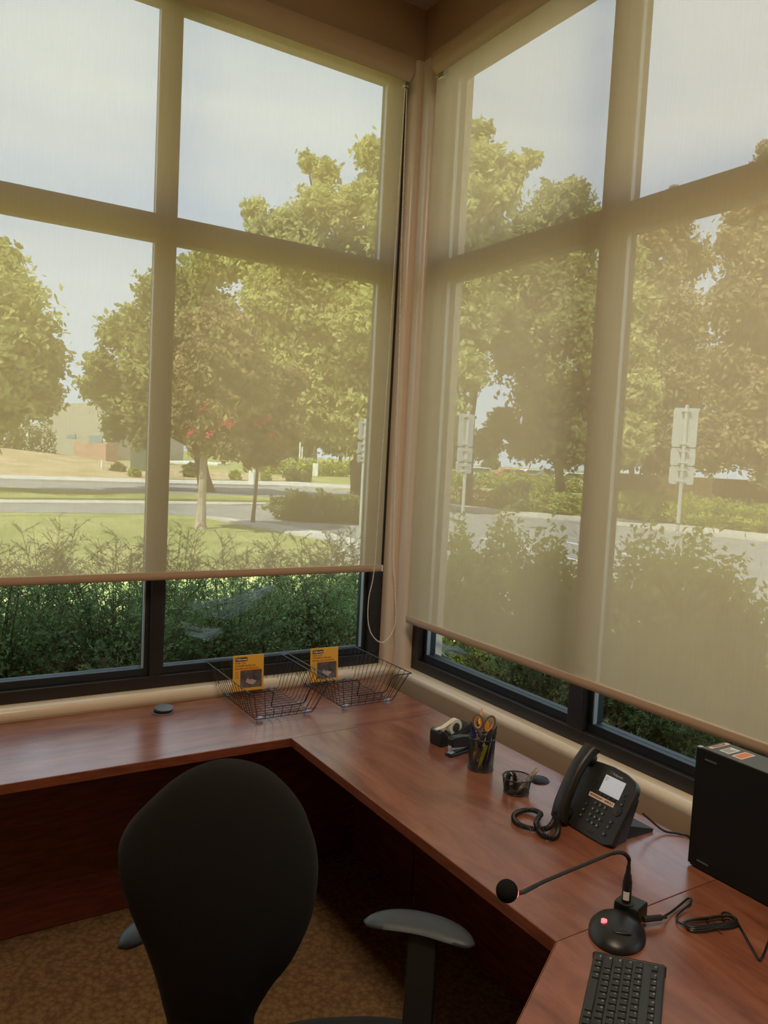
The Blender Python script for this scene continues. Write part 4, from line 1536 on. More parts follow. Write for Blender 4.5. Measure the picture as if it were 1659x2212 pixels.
def arm_pad(c, ax, name='arm_pad'):
    ax = Vector(ax).normalized()
    side_ = Vector((ax.y, -ax.x, 0))
    n1, n2 = 24, 12
    vs, fs = [], []
    for i in range(n1 + 1):
        f_ = -1 + 2 * i / n1
        wd = .043 * max(1 - abs(f_) ** 3.2, .004) ** .5
        ctr = c + ax * (.128 * f_) + side_ * (.026 * (f_ * f_ - .4)) + Vector((0, 0, -.006 * f_ * f_))
        th_ = .014 * max(1 - abs(f_) ** 5, .05) ** .5
        for k in range(n2):
            a = 2 * PI * k / n2
            vs.append(ctr + side_ * (wd * math.cos(a)) + Vector((0, 0, th_ * (math.sin(a) if math.sin(a) > 0 else .8 * math.sin(a)))))
    for i in range(n1):
        for k in range(n2):
            k2 = (k + 1) % n2
            fs.append((i * n2 + k, i * n2 + k2, (i + 1) * n2 + k2, (i + 1) * n2 + k))
    fs.append(tuple(range(n2))[::-1])
    fs.append(tuple(range(n1 * n2, (n1 + 1) * n2)))
    q = MB()
    q.add(vs, fs)
    return build(name, q, M['pad'], chr_, ang=80)
AR = Vector((1.015, 1.372, .66))
arm_pad(AR, (.173, -.190, 0))
m_ = MB()
m_.xf = frame_of(AR + Vector((.0, -.01, -.012)), (.67, -.74, 0), Vector((-.74, -.67, 0)))
post = MB()
def obar(m__, p0, p1, wx, wy, ax):
    p0, p1 = Vector(p0), Vector(p1)
    ax = Vector(ax).normalized()
    d_ = (p1 - p0).normalized()
    sd = d_.cross(ax).normalized()
    vs = [p + ax * (sx * wx) + sd * (sy * wy) for p in (p0, p1) for sx, sy in ((-1, -1), (1, -1), (1, 1), (-1, 1))]
    m__.add(vs, [(0, 3, 2, 1), (4, 5, 6, 7), (0, 1, 5, 4), (1, 2, 6, 5), (2, 3, 7, 6), (3, 0, 4, 7)])
obar(post, AR + Vector((.005, -.008, -.010)), (.965, 1.295, .40), .033, .012, (.67, -.74, 0))
obar(post, (.965, 1.295, .42), SCN + Vector((.10, 0, -.045)), .030, .010, (.67, -.74, 0))
build('arm_post', post, M['black'], chr_, bevel=.005)
AL = Vector((.545, 1.70, .625))
arm_pad(AL, (.60, .10, 0))
post = MB()
obar(post, AL + Vector((.0, .0, -.010)), (.575, 1.50, .40), .030, .012, (.42, .91, 0))
obar(post, (.575, 1.50, .41), SCN + Vector((-.10, .06, -.045)), .028, .010, (.42, .91, 0))
build('arm_post', post, M['black'], chr_, bevel=.005)

# ------------------------------------------------------------------ outdoors: ground
GZ = -0.15
def slab(name, pts, z, mat, lab):
    m_ = MB()
    a = sum(pts[i].x * pts[(i + 1) % len(pts)].y - pts[(i + 1) % len(pts)].x * pts[i].y for i in range(len(pts)))
    q = [(p.x, p.y) for p in pts]
    if a < 0:
        q = q[::-1]
    m_.prism(q, GZ - .05, z)
    return struct(name, m_, mat, label=lab, smooth=False)
def g(px, py):
    return at(px, py, 2, GZ)
V = lambda x, y: Vector((x, y, 0))
gm = MB()
# ground with a hole for the room: four strips
gm.box(-300, 400, WY + WT, 400, GZ - .3, GZ)
gm.box(-300, 400, -300, Y0 - .2, GZ - .3, GZ)
gm.box(WX + WT, 400, Y0 - .2, WY + WT, GZ - .3, GZ)
gm.box(-300, X0 - .2, Y0 - .2, WY + WT, GZ - .3, GZ)
struct('ground', gm, M['lawn'], smooth=False, label='green lawn outside the windows')
slab('road', [g(-250, 1106), g(0, 1107), g(364, 1111), g(492, 1121), g(600, 1136), g(700, 1152), V(8.6, 11), V(7.6, 6), V(7.0, -12), V(60, -12), V(24, 8), g(1659, 1170), g(1500, 1153), g(1345, 1135), g(1100, 1115), g(960, 1098), g(860, 1074), g(800, 1063), g(600, 1052), g(365, 1048), g(0, 1038), g(-250, 1034)], GZ + .012, M['asphalt'], 'grey asphalt road and driveway curving past the building')
slab('road_median', [g(-250, 1080), g(-250, 1054), g(0, 1058), g(150, 1066), g(360, 1071), g(560, 1078), g(612, 1083), g(612, 1087), g(500, 1085), g(300, 1083), g(0, 1082)], GZ + .10, M['lawn'], 'narrow grass strip between the two lanes')
slab('curb', [g(-250, 1084), g(0, 1083), g(300, 1085), g(500, 1088), g(612, 1089.5), g(621, 1086), g(612, 1082), g(622, 1085), g(618, 1091), g(500, 1093), g(300, 1091), g(0, 1090), g(-250, 1090)], GZ + .06, M['concrete'], 'pale curb along the grass strip')
slab('sidewalk', [g(-250, 1034), g(0, 1038), g(365, 1048), g(600, 1052), g(800, 1061), g(800, 1054), g(640, 1044), g(365, 1040), g(0, 1030), g(-250, 1026)], GZ + .10, M['concrete'], 'pale sidewalk on the far side of the road')
#slab('path', [g(364, 1113), g(470, 1119), g(560, 1131), g(650, 1150), g(690, 1160), g(560, 1160), g(420, 1172), g(560, 1175), g(760, 1180), V(8.8, 11.0), g(770, 1162), g(700, 1150), g(600, 1134.5), g(492, 1119.5)], GZ + .03, M['concrete'], 'pale path beside the lawn') if False else None
slab('path', [g(492, 1122), g(600, 1137), g(700, 1153), V(8.6, 11), V(7.9, 8), V(7.0, 8), V(7.4, 11.4), g(690, 1166), g(600, 1150), g(500, 1131), g(440, 1118)], GZ + .05, M['concrete'], 'pale footpath curving beside the lawn')
slab('curb', [g(960, 1098), g(1100, 1115), g(1250, 1127), g(1345, 1136), g(1500, 1154), g(1659, 1172), V(24.2, 8), V(26, 8), g(1659, 1161), g(1500, 1144), g(1345, 1128), g(1250, 1121), g(1100, 1109), g(960, 1093)], GZ + .12, M['concrete'], 'pale curb in front of the clipped hedge')
slab('planting_bed', [V(-1.8, WY + WT + .02), V(2.2, WY + WT + .02), V(2.2, -3), V(4.9, -3), V(5.0, 4.2), V(2.2, 4.9), V(-3.5, 5.0), V(-3.5, WY + .3)], GZ + .02, M['mulch'], 'brown mulch bed under the window shrubs')
for k, (a, b) in enumerate([((10.3, 15.2), (9.6, 11.2)), ((12.3, 15.0), (11.6, 11.0)), ((14.3, 14.8), (13.6, 10.8))]):
    a, b = V(*a), V(*b)
    n_ = Vector((b - a).normalized().yx.to_3d() if False else (-(b - a).normalized().y, (b - a).normalized().x, 0)) * .05
    m_ = MB().prism([tuple((a + n_).xy), tuple((b + n_).xy), tuple((b - n_).xy), tuple((a - n_).xy)][::1], GZ + .0125, GZ + .016)
    struct('road_marking', m_, M['paint'], smooth=False, label='white painted parking line on the asphalt')

# dirt rise on the far left with hedge strip
m_ = MB()
vs = []
nx, ny = 16, 10
for j in range(ny + 1):
    for i in range(nx + 1):
        x = -25 + 50 * i / nx
        base = 41.5 + .33 * (x - 4)
        y = base + 40 * j / ny
        h = 1.35 * math.sin(min(j / 6, 1) * PI / 2) * min(1, max(0, (19 - x) / 12))
        vs.append((x, y, GZ + .02 + h))
m_.add(vs, [(j * (nx + 1) + i, j * (nx + 1) + i + 1, (j + 1) * (nx + 1) + i + 1, (j + 1) * (nx + 1) + i) for j in range(ny) for i in range(nx)])
struct('dirt_slope', m_, M['dirt'], label='dry brown slope across the road')

# ------------------------------------------------------------------ foliage builders
def leaf_mesh(name, blobs, n, size, mat, parent, seed=1, shell=.45, flat=1.0, kind=None):
    """blobs: list of (centre, (rx,ry,rz)); small leaf-shaped quads filling each blob towards its surface"""
    rg = np.random.default_rng(seed)
    vol = np.array([(b[1][0] * b[1][1] * b[1][2]) ** (2 / 3) for b in blobs])
    cnt = np.maximum((n * vol / vol.sum()).astype(int), 4)
    P = []
    for (c, r_), k in zip(blobs, cnt):
        d = rg.normal(size=(k, 3))
        d /= np.linalg.norm(d, axis=1)[:, None]
        rad = (shell + (1 - shell) * rg.random(k) ** .6) * (1 + .13 * rg.normal(size=k))
        # ragged outline: bumps of foliage
        bump = 1 + .16 * np.sin(d[:, 0] * 7 + seed) * np.sin(d[:, 1] * 6 + 1.3 * seed) + .16 * np.sin(d[:, 2] * 9 + d[:, 0] * 5)
        P.append(np.array(c)[None, :] + d * (rad * bump)[:, None] * np.array(r_)[None, :])
    P = np.concatenate(P)
    m = len(P)
    a = rg.normal(size=(m, 3))
    a[:, 2] *= flat
    a /= np.linalg.norm(a, axis=1)[:, None]
    b = rg.normal(size=(m, 3))
    b -= a * (a * b).sum(1)[:, None]
    b /= np.linalg.norm(b, axis=1)[:, None]
    s = size * (.6 + .8 * rg.random(m))[:, None]
    v = np.empty((m, 4, 3))
    v[:, 0] = P - a * s
    v[:, 1] = P + b * s * .55
    v[:, 2] = P + a * s
    v[:, 3] = P - b * s * .55
    return raw_mesh(name, v.reshape(-1, 3), 4, mat, parent, kind)

def raw_mesh(name, v, k, mat, parent, kind=None, local=False):
    if parent is not None and not local:
        mi = np.array(wm(parent).inverted())
        v = v @ mi[:3, :3].T + mi[:3, 3]
    nf = len(v) // k
    me = bpy.data.meshes.new(name)
    me.vertices.add(len(v))
    me.vertices.foreach_set('co', v.astype(np.float32).ravel())
    me.loops.add(len(v))
    me.loops.foreach_set('vertex_index', np.arange(len(v), dtype=np.int32))
    me.polygons.add(nf)
    me.polygons.foreach_set('loop_start', np.arange(0, len(v), k, dtype=np.int32))
    me.update(calc_edges=True)
    me.materials.append(mat)
    o = link(name, me, parent)
    if kind:
        o['kind'] = kind
    return o

def tree(lab, base, blobs_px, depth, mat, n, size, seed, bark='bark', tr=.16, group='trees outside the windows', cat='tree', dj=.8, trunk_px=None, fork=True):
    """blobs_px: (px, py, radius in px) of the parts of the crown seen from the window, each given its own depth"""
    e = empty('tree', base)
    tag(e, lab, cat, group)
    rnd = random.Random(seed)
    bl_ = []
    for (x, y, r_) in blobs_px:
        rr_ = r_ * depth / FPX
        dd_ = depth + rnd.uniform(-dj, dj) * rr_ * 1.2
        c = atd(x, y, dd_)
        bl_.append((tuple(c), (rr_ * 1.0, rr_ * 1.0, rr_ * .92)))
    leaf_mesh('foliage', bl_, int(n * 1.8), size * .78, mat, e, seed, shell=.3)
    t = MB()
    b0 = Vector(base)
    cs_ = [Vector(b[0]) for b in bl_]
    ctr = sum(cs_, Vector()) / len(cs_)
    zlow = min(c.z for c in cs_)
    fk = Vector((b0.x * .8 + ctr.x * .2, b0.y * .8 + ctr.y * .2, max(zlow, b0.z + 1.2)))
    t.tube([b0 - Vector((0, 0, .05)), b0 + Vector((0, 0, .12)), b0 + (fk - b0) * .3, b0 + (fk - b0) * .7, fk], [tr * 1.7, tr * 1.25, tr, tr * .9, tr * .8], 10)
    for c in cs_[::2]:
        mid_ = fk.lerp(c, .5) + Vector((0, 0, .25))
        t.tube([fk - Vector((0, 0, .3)), mid_, c], [tr * .5, tr * .3, tr * .1], 6)
    build('trunk', t, M[bark], e)
    return e, bl_

T = tree
def gp(px, py):
    p = g(px, py)
    return (p.x, p.y, GZ)
T('yellow-green leafy tree at the far left edge of the left window', gp(-70, 1062), [(-80, 700, 150), (-10, 570, 60), (25, 640, 55), (55, 720, 60), (80, 780, 60), (60, 850, 62), (0, 880, 60), (95, 860, 42), (-60, 890, 70), (-30, 780, 110)], 27, M['leaf_yg'], 15000, .17, 1)
T('green tree behind the left mullion with low spreading branches', gp(445, 1062), [(300, 700, 50), (340, 630, 45), (250, 720, 42), (215, 790, 34), (196, 835, 30), (250, 850, 55), (300, 890, 55), (330, 790, 75), (250, 925, 32), (310, 945, 32), (345, 880, 60), (400, 610, 50), (440, 690, 80), (395, 800, 90), (470, 850, 80), (500, 930, 50)], 32, M['leaf_g'], 17000, .17, 2, tr=.28)
T('tall yellow-green tree filling the right half of the left window', gp(775, 1080), [(800, 330, 36), (818, 410, 50), (765, 440, 45), (702, 375, 32), (664, 350, 22), (690, 450, 55), (622, 485, 42), (550, 455, 30), (562, 505, 36), (640, 560, 70), (520, 565, 50), (455, 575, 50), (760, 560, 85), (600, 650, 85), (700, 680, 95), (790, 700, 80), (640, 780, 85), (740, 800, 95), (560, 740, 60), (700, 880, 75), (780, 900, 80), (850, 480, 70), (880, 640, 90), (900, 790, 90), (630, 880, 50), (860, 930, 70)], 30, M['leaf_yg'], 36000, .16, 3, tr=.30)
T('pale yellow-green tree beside the corner column in the right window', gp(1012, 1092), [(1036, 285, 26), (1040, 350, 45), (1098, 368, 36), (1148, 345, 20), (1070, 420, 50), (1000, 440, 70), (1020, 530, 70), (960, 640, 90), (1010, 700, 60), (1000, 800, 50), (950, 880, 60)], 27, M['leaf_yg'], 14000, .16, 4, tr=.14)
T('broad green tree across the first pane of the right window', gp(1208, 1062), [(1240, 420, 36), (1198, 450, 58), (1140, 510, 60), (1262, 500, 60), (1100, 600, 85), (1200, 600, 95), (1050, 690, 70), (1250, 700, 85), (1130, 740, 95), (1190, 860, 90), (1260, 880, 80), (1230, 960, 60), (1140, 955, 50), (1085, 915, 36), (1050, 960, 36), (1320, 640, 60), (1310, 790, 70), (1330, 900, 60)], 33, M['leaf_g'], 26000, .18, 5, tr=.34)
T('bright green narrow tree right of the thick mullion', gp(1362, 1085), [(1355, 560, 36), (1365, 650, 45), (1350, 760, 55), (1365, 850, 55), (1350, 950, 50)], 26, M['leaf_yg'], 6000, .15, 6)
T('brownish conifer in the right window with a pointed top', gp(1440, 1070), [(1456, 415, 16), (1455, 445, 28), (1450, 490, 46), (1405, 530, 40), (1490, 560, 50), (1415, 620, 58), (1455, 700, 78), (1385, 770, 60), (1470, 820, 85), (1400, 900, 80), (1480, 950, 75), (1420, 985, 50)], 40, M['leaf_pine'], 20000, .17, 7, tr=.30)
T('tallest brownish conifer at the right edge of the right window', gp(1640, 1075), [(1652, 320, 16), (1650, 355, 26), (1640, 405, 42), (1620, 475, 48), (1582, 525, 34), (1640, 570, 70), (1710, 480, 90), (1600, 655, 68), (1660, 730, 90), (1582, 790, 60), (1640, 860, 95), (1590, 940, 75), (1690, 970, 85), (1545, 985, 40), (1750, 700, 90)], 31, M['leaf_pine'], 24000, .17, 8, tr=.34)
cr, bl1 = T('brownish crape myrtle with pink flowers and pale trunk on the lawn', gp(433, 1142), [(470, 680, 34), (430, 720, 50), (505, 730, 50), (400, 790, 50), (455, 790, 70), (530, 800, 50), (410, 870, 45), (480, 870, 60), (385, 910, 30), (440, 945, 45), (500, 960, 36), (372, 740, 26), (548, 860, 40)], 17.6, M['leaf_br'], 17000, .085, 9, bark='palebark', tr=.10)
cr2, bl2 = T('second crape myrtle with pink flowers and thin grey trunk', gp(546, 1132), [(560, 850, 40), (600, 870, 42), (562, 920, 48), (610, 930, 38), (580, 975, 36), (632, 900, 26), (545, 990, 26), (630, 820, 30)], 19.3, M['leaf_br'], 9000, .085, 10, bark='bark', tr=.045)
def blossoms(e, pts, depth, seed):
    leaf_mesh('blossom', [(tuple(atd(x + q_[0], y + q_[1], depth)), (.05, .05, .06)) for x, y in pts for q_ in ((0, 0), (6, -5), (-5, 4))], 260, .03, M['blossom'], e, seed)
blossoms(cr, [(410, 935), (452, 940), (486, 912), (498, 918), (441, 880)], 16.6, 3)
blossoms(cr2, [(524, 928), (556, 908), (564, 916), (588, 938), (577, 905)], 18.6, 4)
# far tree line and bushes
for k, (x, y, r_, dp) in enumerate([(-40, 940, 26, 90), (30, 955, 16, 100), (120, 962, 10, 135), (330, 960, 22, 80), (680, 935, 36, 75), (735, 955, 30, 85), (640, 960, 30, 80), (800, 930, 50, 70), (880, 960, 60, 60), (980, 960, 46, 66), (1330, 985, 30, 60), (1060, 1000, 14, 90)]):
    T(['small dark tree on the horizon at the far left edge', 'low dark bush tree left of the beige building', 'low tree behind the beige building', 'dark tree behind the left mullion on the horizon', 'distant round tree between the two right trunks of the left window', 'distant tree right of the driveway entrance', 'distant tree behind the second crape myrtle', 'distant broad tree behind the tall yellow-green tree', 'distant tree hidden behind the corner column', 'distant tree behind the oblique road sign', 'distant tree behind the thick right mullion', 'small distant tree over the parked cars'][k], (atd(x, 1000, dp).x, atd(x, 1000, dp).y, GZ), [(x, y, r_), (x - r_ * .7, y + r_ * .3, r_ * .6), (x + r_ * .7, y + r_ * .3, r_ * .6)], dp, M['leaf_d'], 1800, .30, 20 + k, group='distant trees', tr=.2)

# hedges and bushes across the road
def bush(lab, c, r_, n, size, mat, seed, name='bush', group=None, cat='bush'):
    e = empty(name, (c[0], c[1], GZ))
    tag(e, lab, cat, group)
    leaf_mesh('foliage', [((c[0], c[1], c[2]), r_)], n, size, mat, e, seed, shell=.75)
    return e
def hedge(lab, p0, p1, h, w_, n, size, mat, seed):
    p0, p1 = Vector(p0), Vector(p1)
    e = empty('hedge', ((p0.x + p1.x) / 2, (p0.y + p1.y) / 2, GZ))
    tag(e, lab, 'hedge')
    L = (p1 - p0).length
    k = max(2, int(L / (w_ * .8)))
    bl_ = [((p0.x + (p1.x - p0.x) * i / k, p0.y + (p1.y - p0.y) * i / k, GZ + h * .5), (w_ * .62, w_ * .62, h * .52)) for i in range(k + 1)]
    leaf_mesh('foliage', bl_, n, size, mat, e, seed, shell=.7)
    st = MB()
    st.box(p0.x - .02, p0.x + .02, p0.y - .02, p0.y + .02, GZ, GZ + .2)
    return e
hedge('long clipped hedge with yellow-green top below the conifers', (22.9, 20.2, 0), (24.0, 10.5, 0), 1.0, 1.3, 22000, .06, M['hedge'], 31)
hedge('low green hedge strip on top of the dirt slope', (-4, 56, 0), (9.2, 61.5, 0), 3.1, 1.6, 8000, .12, M['leaf_d'], 32)
hedge('clipped hedge along the far parking lot', (33, 50, 0), (48, 38, 0), 1.2, 1.2, 8000, .12, M['hedge'], 33)
hedge('long low hedge behind the driveway entrance', (27, 62, 0), (44, 60, 0), 1.3, 1.2, 6000, .14, M['hedge'], 34)
for k, (x, yb, yt, r_) in enumerate([(1085, 1108, 1056, 22), (1125, 1112, 1052, 32), (1172, 1118, 1060, 24), (1222, 1124, 1078, 36), (1275, 1128, 1076, 30)]):
    b_ = g(x, yb - 4)
    dp = float((R.T @ (np.array(b_) - CAM))[2])
    s_ = dp / FPX
    hh = (yb - yt) * s_
    bush(['round clipped shrub left of the shrub row in the right window', 'tall round clipped shrub second in the row across the road', 'rounded shrub in the middle of the row across the road', 'wide low clipped shrub left of the thick mullion across the road', 'clipped shrub behind the thick mullion across the road'][k], (b_.x + r_ * s_ * .6, b_.y + r_ * s_ * .8, GZ + hh * .5), (r_ * s_, r_ * s_, hh * .52), 2600, .06, M['hedge'], 40 + k, group='clipped shrubs across the road')
for k, (x, yb, r_) in enumerate([(297, 1034, 11), (515, 1038, 11), (582, 1040, 10), (260, 1028, 14), (420, 1034, 18), (640, 1042, 16), (668, 1044, 12)]):
    b_ = g(x, yb)
    dp = float((R.T @ (np.array(b_) - CAM))[2])
    s_ = dp / FPX
    bush(['small round yellow-green bush by the green cabinet', 'small round bush left of the white box', 'small round bush right of the white box', 'loose low bush left of the green cabinet', 'loose bush behind the crape myrtle trunk', 'loose bush near the driveway corner', 'last loose bush at the driveway corner'][k], (b_.x, b_.y + .6, GZ + r_ * s_ * .8), (r_ * s_, r_ * s_, r_ * s_ * .95), 900, .10, M['hedge'] if k < 3 else M['leaf_d'], 60 + k, group='small bushes across the road')
bush('patch of orange ground cover across the road in the right window', (g(985, 1092).x + 1, g(985, 1092).y + 1.2, GZ + .25), (2.6, 1.6, .45), 3500, .06, M['orangeflower'], 71, name='ground_cover', cat='flowers')

# bank / low brown wall behind the hedge
a, b = atd(1330, 1028, 36), atd(1800, 1040, 33)
m_ = MB()
dv = Vector((b.x - a.x, b.y - a.y, 0)).normalized()
nv_ = Vector((-dv.y, dv.x, 0))
if nv_.dot(Vector((1, 1, 0))) < 0:
    nv_ = -nv_
q = [a, b, b + nv_ * 1.2, a + nv_ * 1.2]
if (q[1] - q[0]).cross(q[2] - q[1]).z < 0:
    q = q[::-1]
m_.prism([(p.x, p.y) for p in q], GZ, 1.55)
tag(build('boundary_wall', m_, M['mulch'], None, bevel=.03), 'low brown wall in the shade below the conifers', 'wall')

# buildings and street furniture
bd = empty('building', (atd(150, 950, 110).x, atd(150, 950, 110).y, GZ))
tag(bd, 'low beige building with small windows across the road on the left', 'building')
bA, bB = atd(40, 960, 112), atd(236, 960, 92)
top = atd(150, 872, 100).z
def wallbox(p, q, depth_, z0, z1, mat, nm, parent):
    d_ = Vector((q.x - p.x, q.y - p.y, 0)).normalized()
    n_ = Vector((-d_.y, d_.x, 0))
    m__ = MB()
    poly = [p, q, q + n_ * depth_, p + n_ * depth_]
    if (poly[1] - poly[0]).cross(poly[2] - poly[1]).z < 0:
        poly = poly[::-1]
    m__.prism([(t_.x, t_.y) for t_ in poly], z0, z1)
    return build(nm, m__, mat, parent, smooth=False)
bm_ = atd(150, 960, 100)
wallbox(bA, bm_, 8, GZ, atd(60, 915, 110).z, M['stucco'], 'low_wing', bd)
wallbox(atd(98, 960, 104), bB, 10, GZ, top, M['stucco'], 'main_block', bd)
def bwin(x0, x1, y0, y1, depth_, mat):
    p, q = atd(x0, y1, depth_), atd(x1, y1, depth_ - (x1 - x0) * .1)
    m__ = MB()
    z0, z1 = p.z, atd(x0, y0, depth_).z
    m__.prism([(p.x, p.y), (q.x, q.y), (q.x + .2, q.y + .3), (p.x + .2, p.y + .3)], z0, z1)
    return build('window', m__, mat, bd, smooth=False)
bwin(145, 162, 938, 948, 97, M['bwin'])
bwin(192, 220, 940, 956, 92.5, M['bwin'])
bwin(101, 106, 932, 944, 103, M['bwin'])
bwin(222, 238, 940, 952, 91.5, M['whitepaint'])
bwin(70, 74, 935, 960, 104, M['whitepaint'])
bwin(74, 86, 925, 962, 104.5, M['bwin'])
bwin(48, 52, 935, 943, 110, M['whitepaint'])
bwin(56, 60, 935, 943, 109, M['whitepaint'])
e = tag(wallbox(atd(158, 1000, 62), atd(228, 1002, 59), 1.0, GZ, atd(190, 956, 60).z, M['pinkwall'], 'block_wall', None), 'pinkish square masonry wall in front of the beige building', 'wall')
def boxat(name, x0, x1, y0, y1, depth_, th, mat, lab, cat, bevel=.03, group=None):
    p, q = atd(x0, y1, depth_), atd(x1, y1, depth_)
    o = wallbox(p, q, th, min(GZ, p.z), atd((x0 + x1) / 2, y0, depth_).z, mat, name, None)
    o.modifiers.new('bevel', 'BEVEL').width = bevel
    return tag(o, lab, cat, group)
boxat('utility_cabinet', 281, 330, 967, 1005, 50, .9, M['cabgreen'], 'dark green utility cabinet left of the left mullion', 'utility cabinet')
boxat('utility_box', 537, 549, 1016, 1037, 42, .35, M['whitepaint'], 'white utility box beside small round bushes', 'utility box')
boxat('utility_box', 675, 687, 1001, 1016, 66, .5, M['whitepaint'], 'smaller white box farther off by the driveway entrance', 'utility box')
boxat('marker_post', 217, 221, 994, 1011, 48, .12, M['whitepaint'], 'short white post in front of the pinkish wall', 'post', .01)
for k, (x, y0, y1) in enumerate([(645, 955, 1000), (650, 965, 1000), (702, 983, 1000), (755, 985, 1003)]):
    boxat('post', x, x + 3, y0, y1, 72, .2, M['whitepaint'], ['pale post left of the far driveway', 'pale post next to the first one, slightly shorter', 'short pale post above the smaller white box', 'short pale post near the dark trunk'][k], 'post', .01, 'pale posts far across the road')
boxat('white_building', 360, 470, 998, 1006, 90, 8, M['whitepaint'], 'long low white building glimpsed behind the crape myrtle', 'building', .05)
boxat('white_building', 612, 670, 935, 985, 95, 6, M['stucco'], 'pale building glimpsed behind the second crape myrtle', 'building', .05)
# parked cars far behind the shrubs
def car(lab, px, py, depth_, mat, rz):
    p = atd(px, py, depth_)
    e = empty('car', (p.x, p.y, GZ), rz)
    tag(e, lab, 'car', 'parked cars far off')
    b = MB()
    b.xf = Matrix.Rotation(PI / 2, 4, 'X')
    b.prism([(-2.2, .3), (2.2, .3), (2.2, .75), (1.9, .9), (1.1, .98), (.55, 1.42), (-1.0, 1.45), (-1.7, 1.0), (-2.15, .92)], -.85, .85)
    build('body', b, mat, e, local=True, bevel=.08)
    gl = MB()
    gl.xf = Matrix.Rotation(PI / 2, 4, 'X')
    gl.prism([(-1.45, 1.0), (.95, 1.0), (.5, 1.36), (-.95, 1.38)], -.87, .87)
    build('side_windows', gl, M['card_'], e, local=True)
    for sx in (-1.35, 1.35):
        for sy in (-.8, .8):
            w_ = MB().cyl((sx, sy - .1, .33), (sx, sy + .1, .33), .33, n=18)
            build('wheel', w_, M['ink'], e, local=True)
for k, (x, y, dp, mt, rz) in enumerate([(1040, 1020, 74, 'carw', -.4), (1112, 1024, 70, 'carr', -.5), (1150, 1026, 84, 'carw', -.3), (1196, 1025, 78, 'card_', -.4), (1245, 1028, 66, 'carw', -.5)]):
    car(['white car farthest left behind the oblique road sign', 'red car behind the second clipped shrub', 'white car behind the dark car', 'dark car parked in front of the white ones', 'white car just left of the thick mullion'][k], x, y, dp, M[mt], rz)

# road signs
def sign(lab, px, ptop, panels, depth_, turn, h_px):
    """panels: (top px, bottom px) of each plate on the post"""
    p = atd(px, ptop, depth_)
    e = empty('road_sign', (p.x, p.y, GZ), turn)
    tag(e, lab, 'road sign', 'road signs by the driveway')
    b = MB().cyl((0, 0, 0), (0, 0, p.z - GZ + .03), .024, n=10)
    build('post', b, M['galv'], e, local=True)
    for t_, b_ in panels:
        z1, z0 = atd(px, t_, depth_).z - GZ, atd(px, b_, depth_).z - GZ
        w_ = .15
        pl = MB()
        rr_ = .03
        poly = []
        for cx_, cz_, a0 in ((w_ - rr_, z1 - rr_, 0), (-w_ + rr_, z1 - rr_, 90), (-w_ + rr_, z0 + rr_, 180), (w_ - rr_, z0 + rr_, 270)):
            for k in range(5):
                a = math.radians(a0 + 90 * k / 4)
                poly.append((cx_ + rr_ * math.cos(a), cz_ + rr_ * math.sin(a)))
        pl.xf = Matrix.Translation((0, .030, 0)) @ Matrix.Rotation(PI / 2, 4, 'X')
        pl.prism(poly, -.002, .002)
        po = build('sign_plate', pl, M['galv'], e, local=True)
        for z_ in (z0 + .04, z1 - .04):
            q = MB().box(-.055, .055, -.028, .028, z_ - .012, z_ + .012)
            build('bracket', q, M['galv'], po, local=True)
fa = math.atan2(ray(1480, 1000)[1], ray(1480, 1000)[0]) - PI / 2
sign('grey back of a triple road sign standing right of the thick mullion', 1484, 880, [(881, 966), (968, 1006), (1008, 1047)], 9.9, fa + .15, 0)
sign('triple road sign seen at an angle beside the right window jamb', 1012, 893, [(894, 965), (967, 998), (1000, 1024)], 11.5, fa + 1.0, 0)
sign('triple road sign seen edge-on beside the left window jamb', 789, 908, [(909, 950), (955, 978), (982, 1000)], 14.5, fa + 1.35, 0)
m_ = MB().sphere((atd(755, 1152, 12).x, atd(755, 1152, 12).y, GZ + .2), .32, .25, .26, 14, 8)
tag(build('boulder', m_, M['concrete'], None), 'small white boulder at the foot of the edge-on road sign', 'rock')
e = hedge('dark low juniper hedge left of the edge-on road sign', tuple(g(640, 1124)), tuple(g(768, 1130)), 0.72, 1.1, 7000, .07, M['leaf_d'], 77)

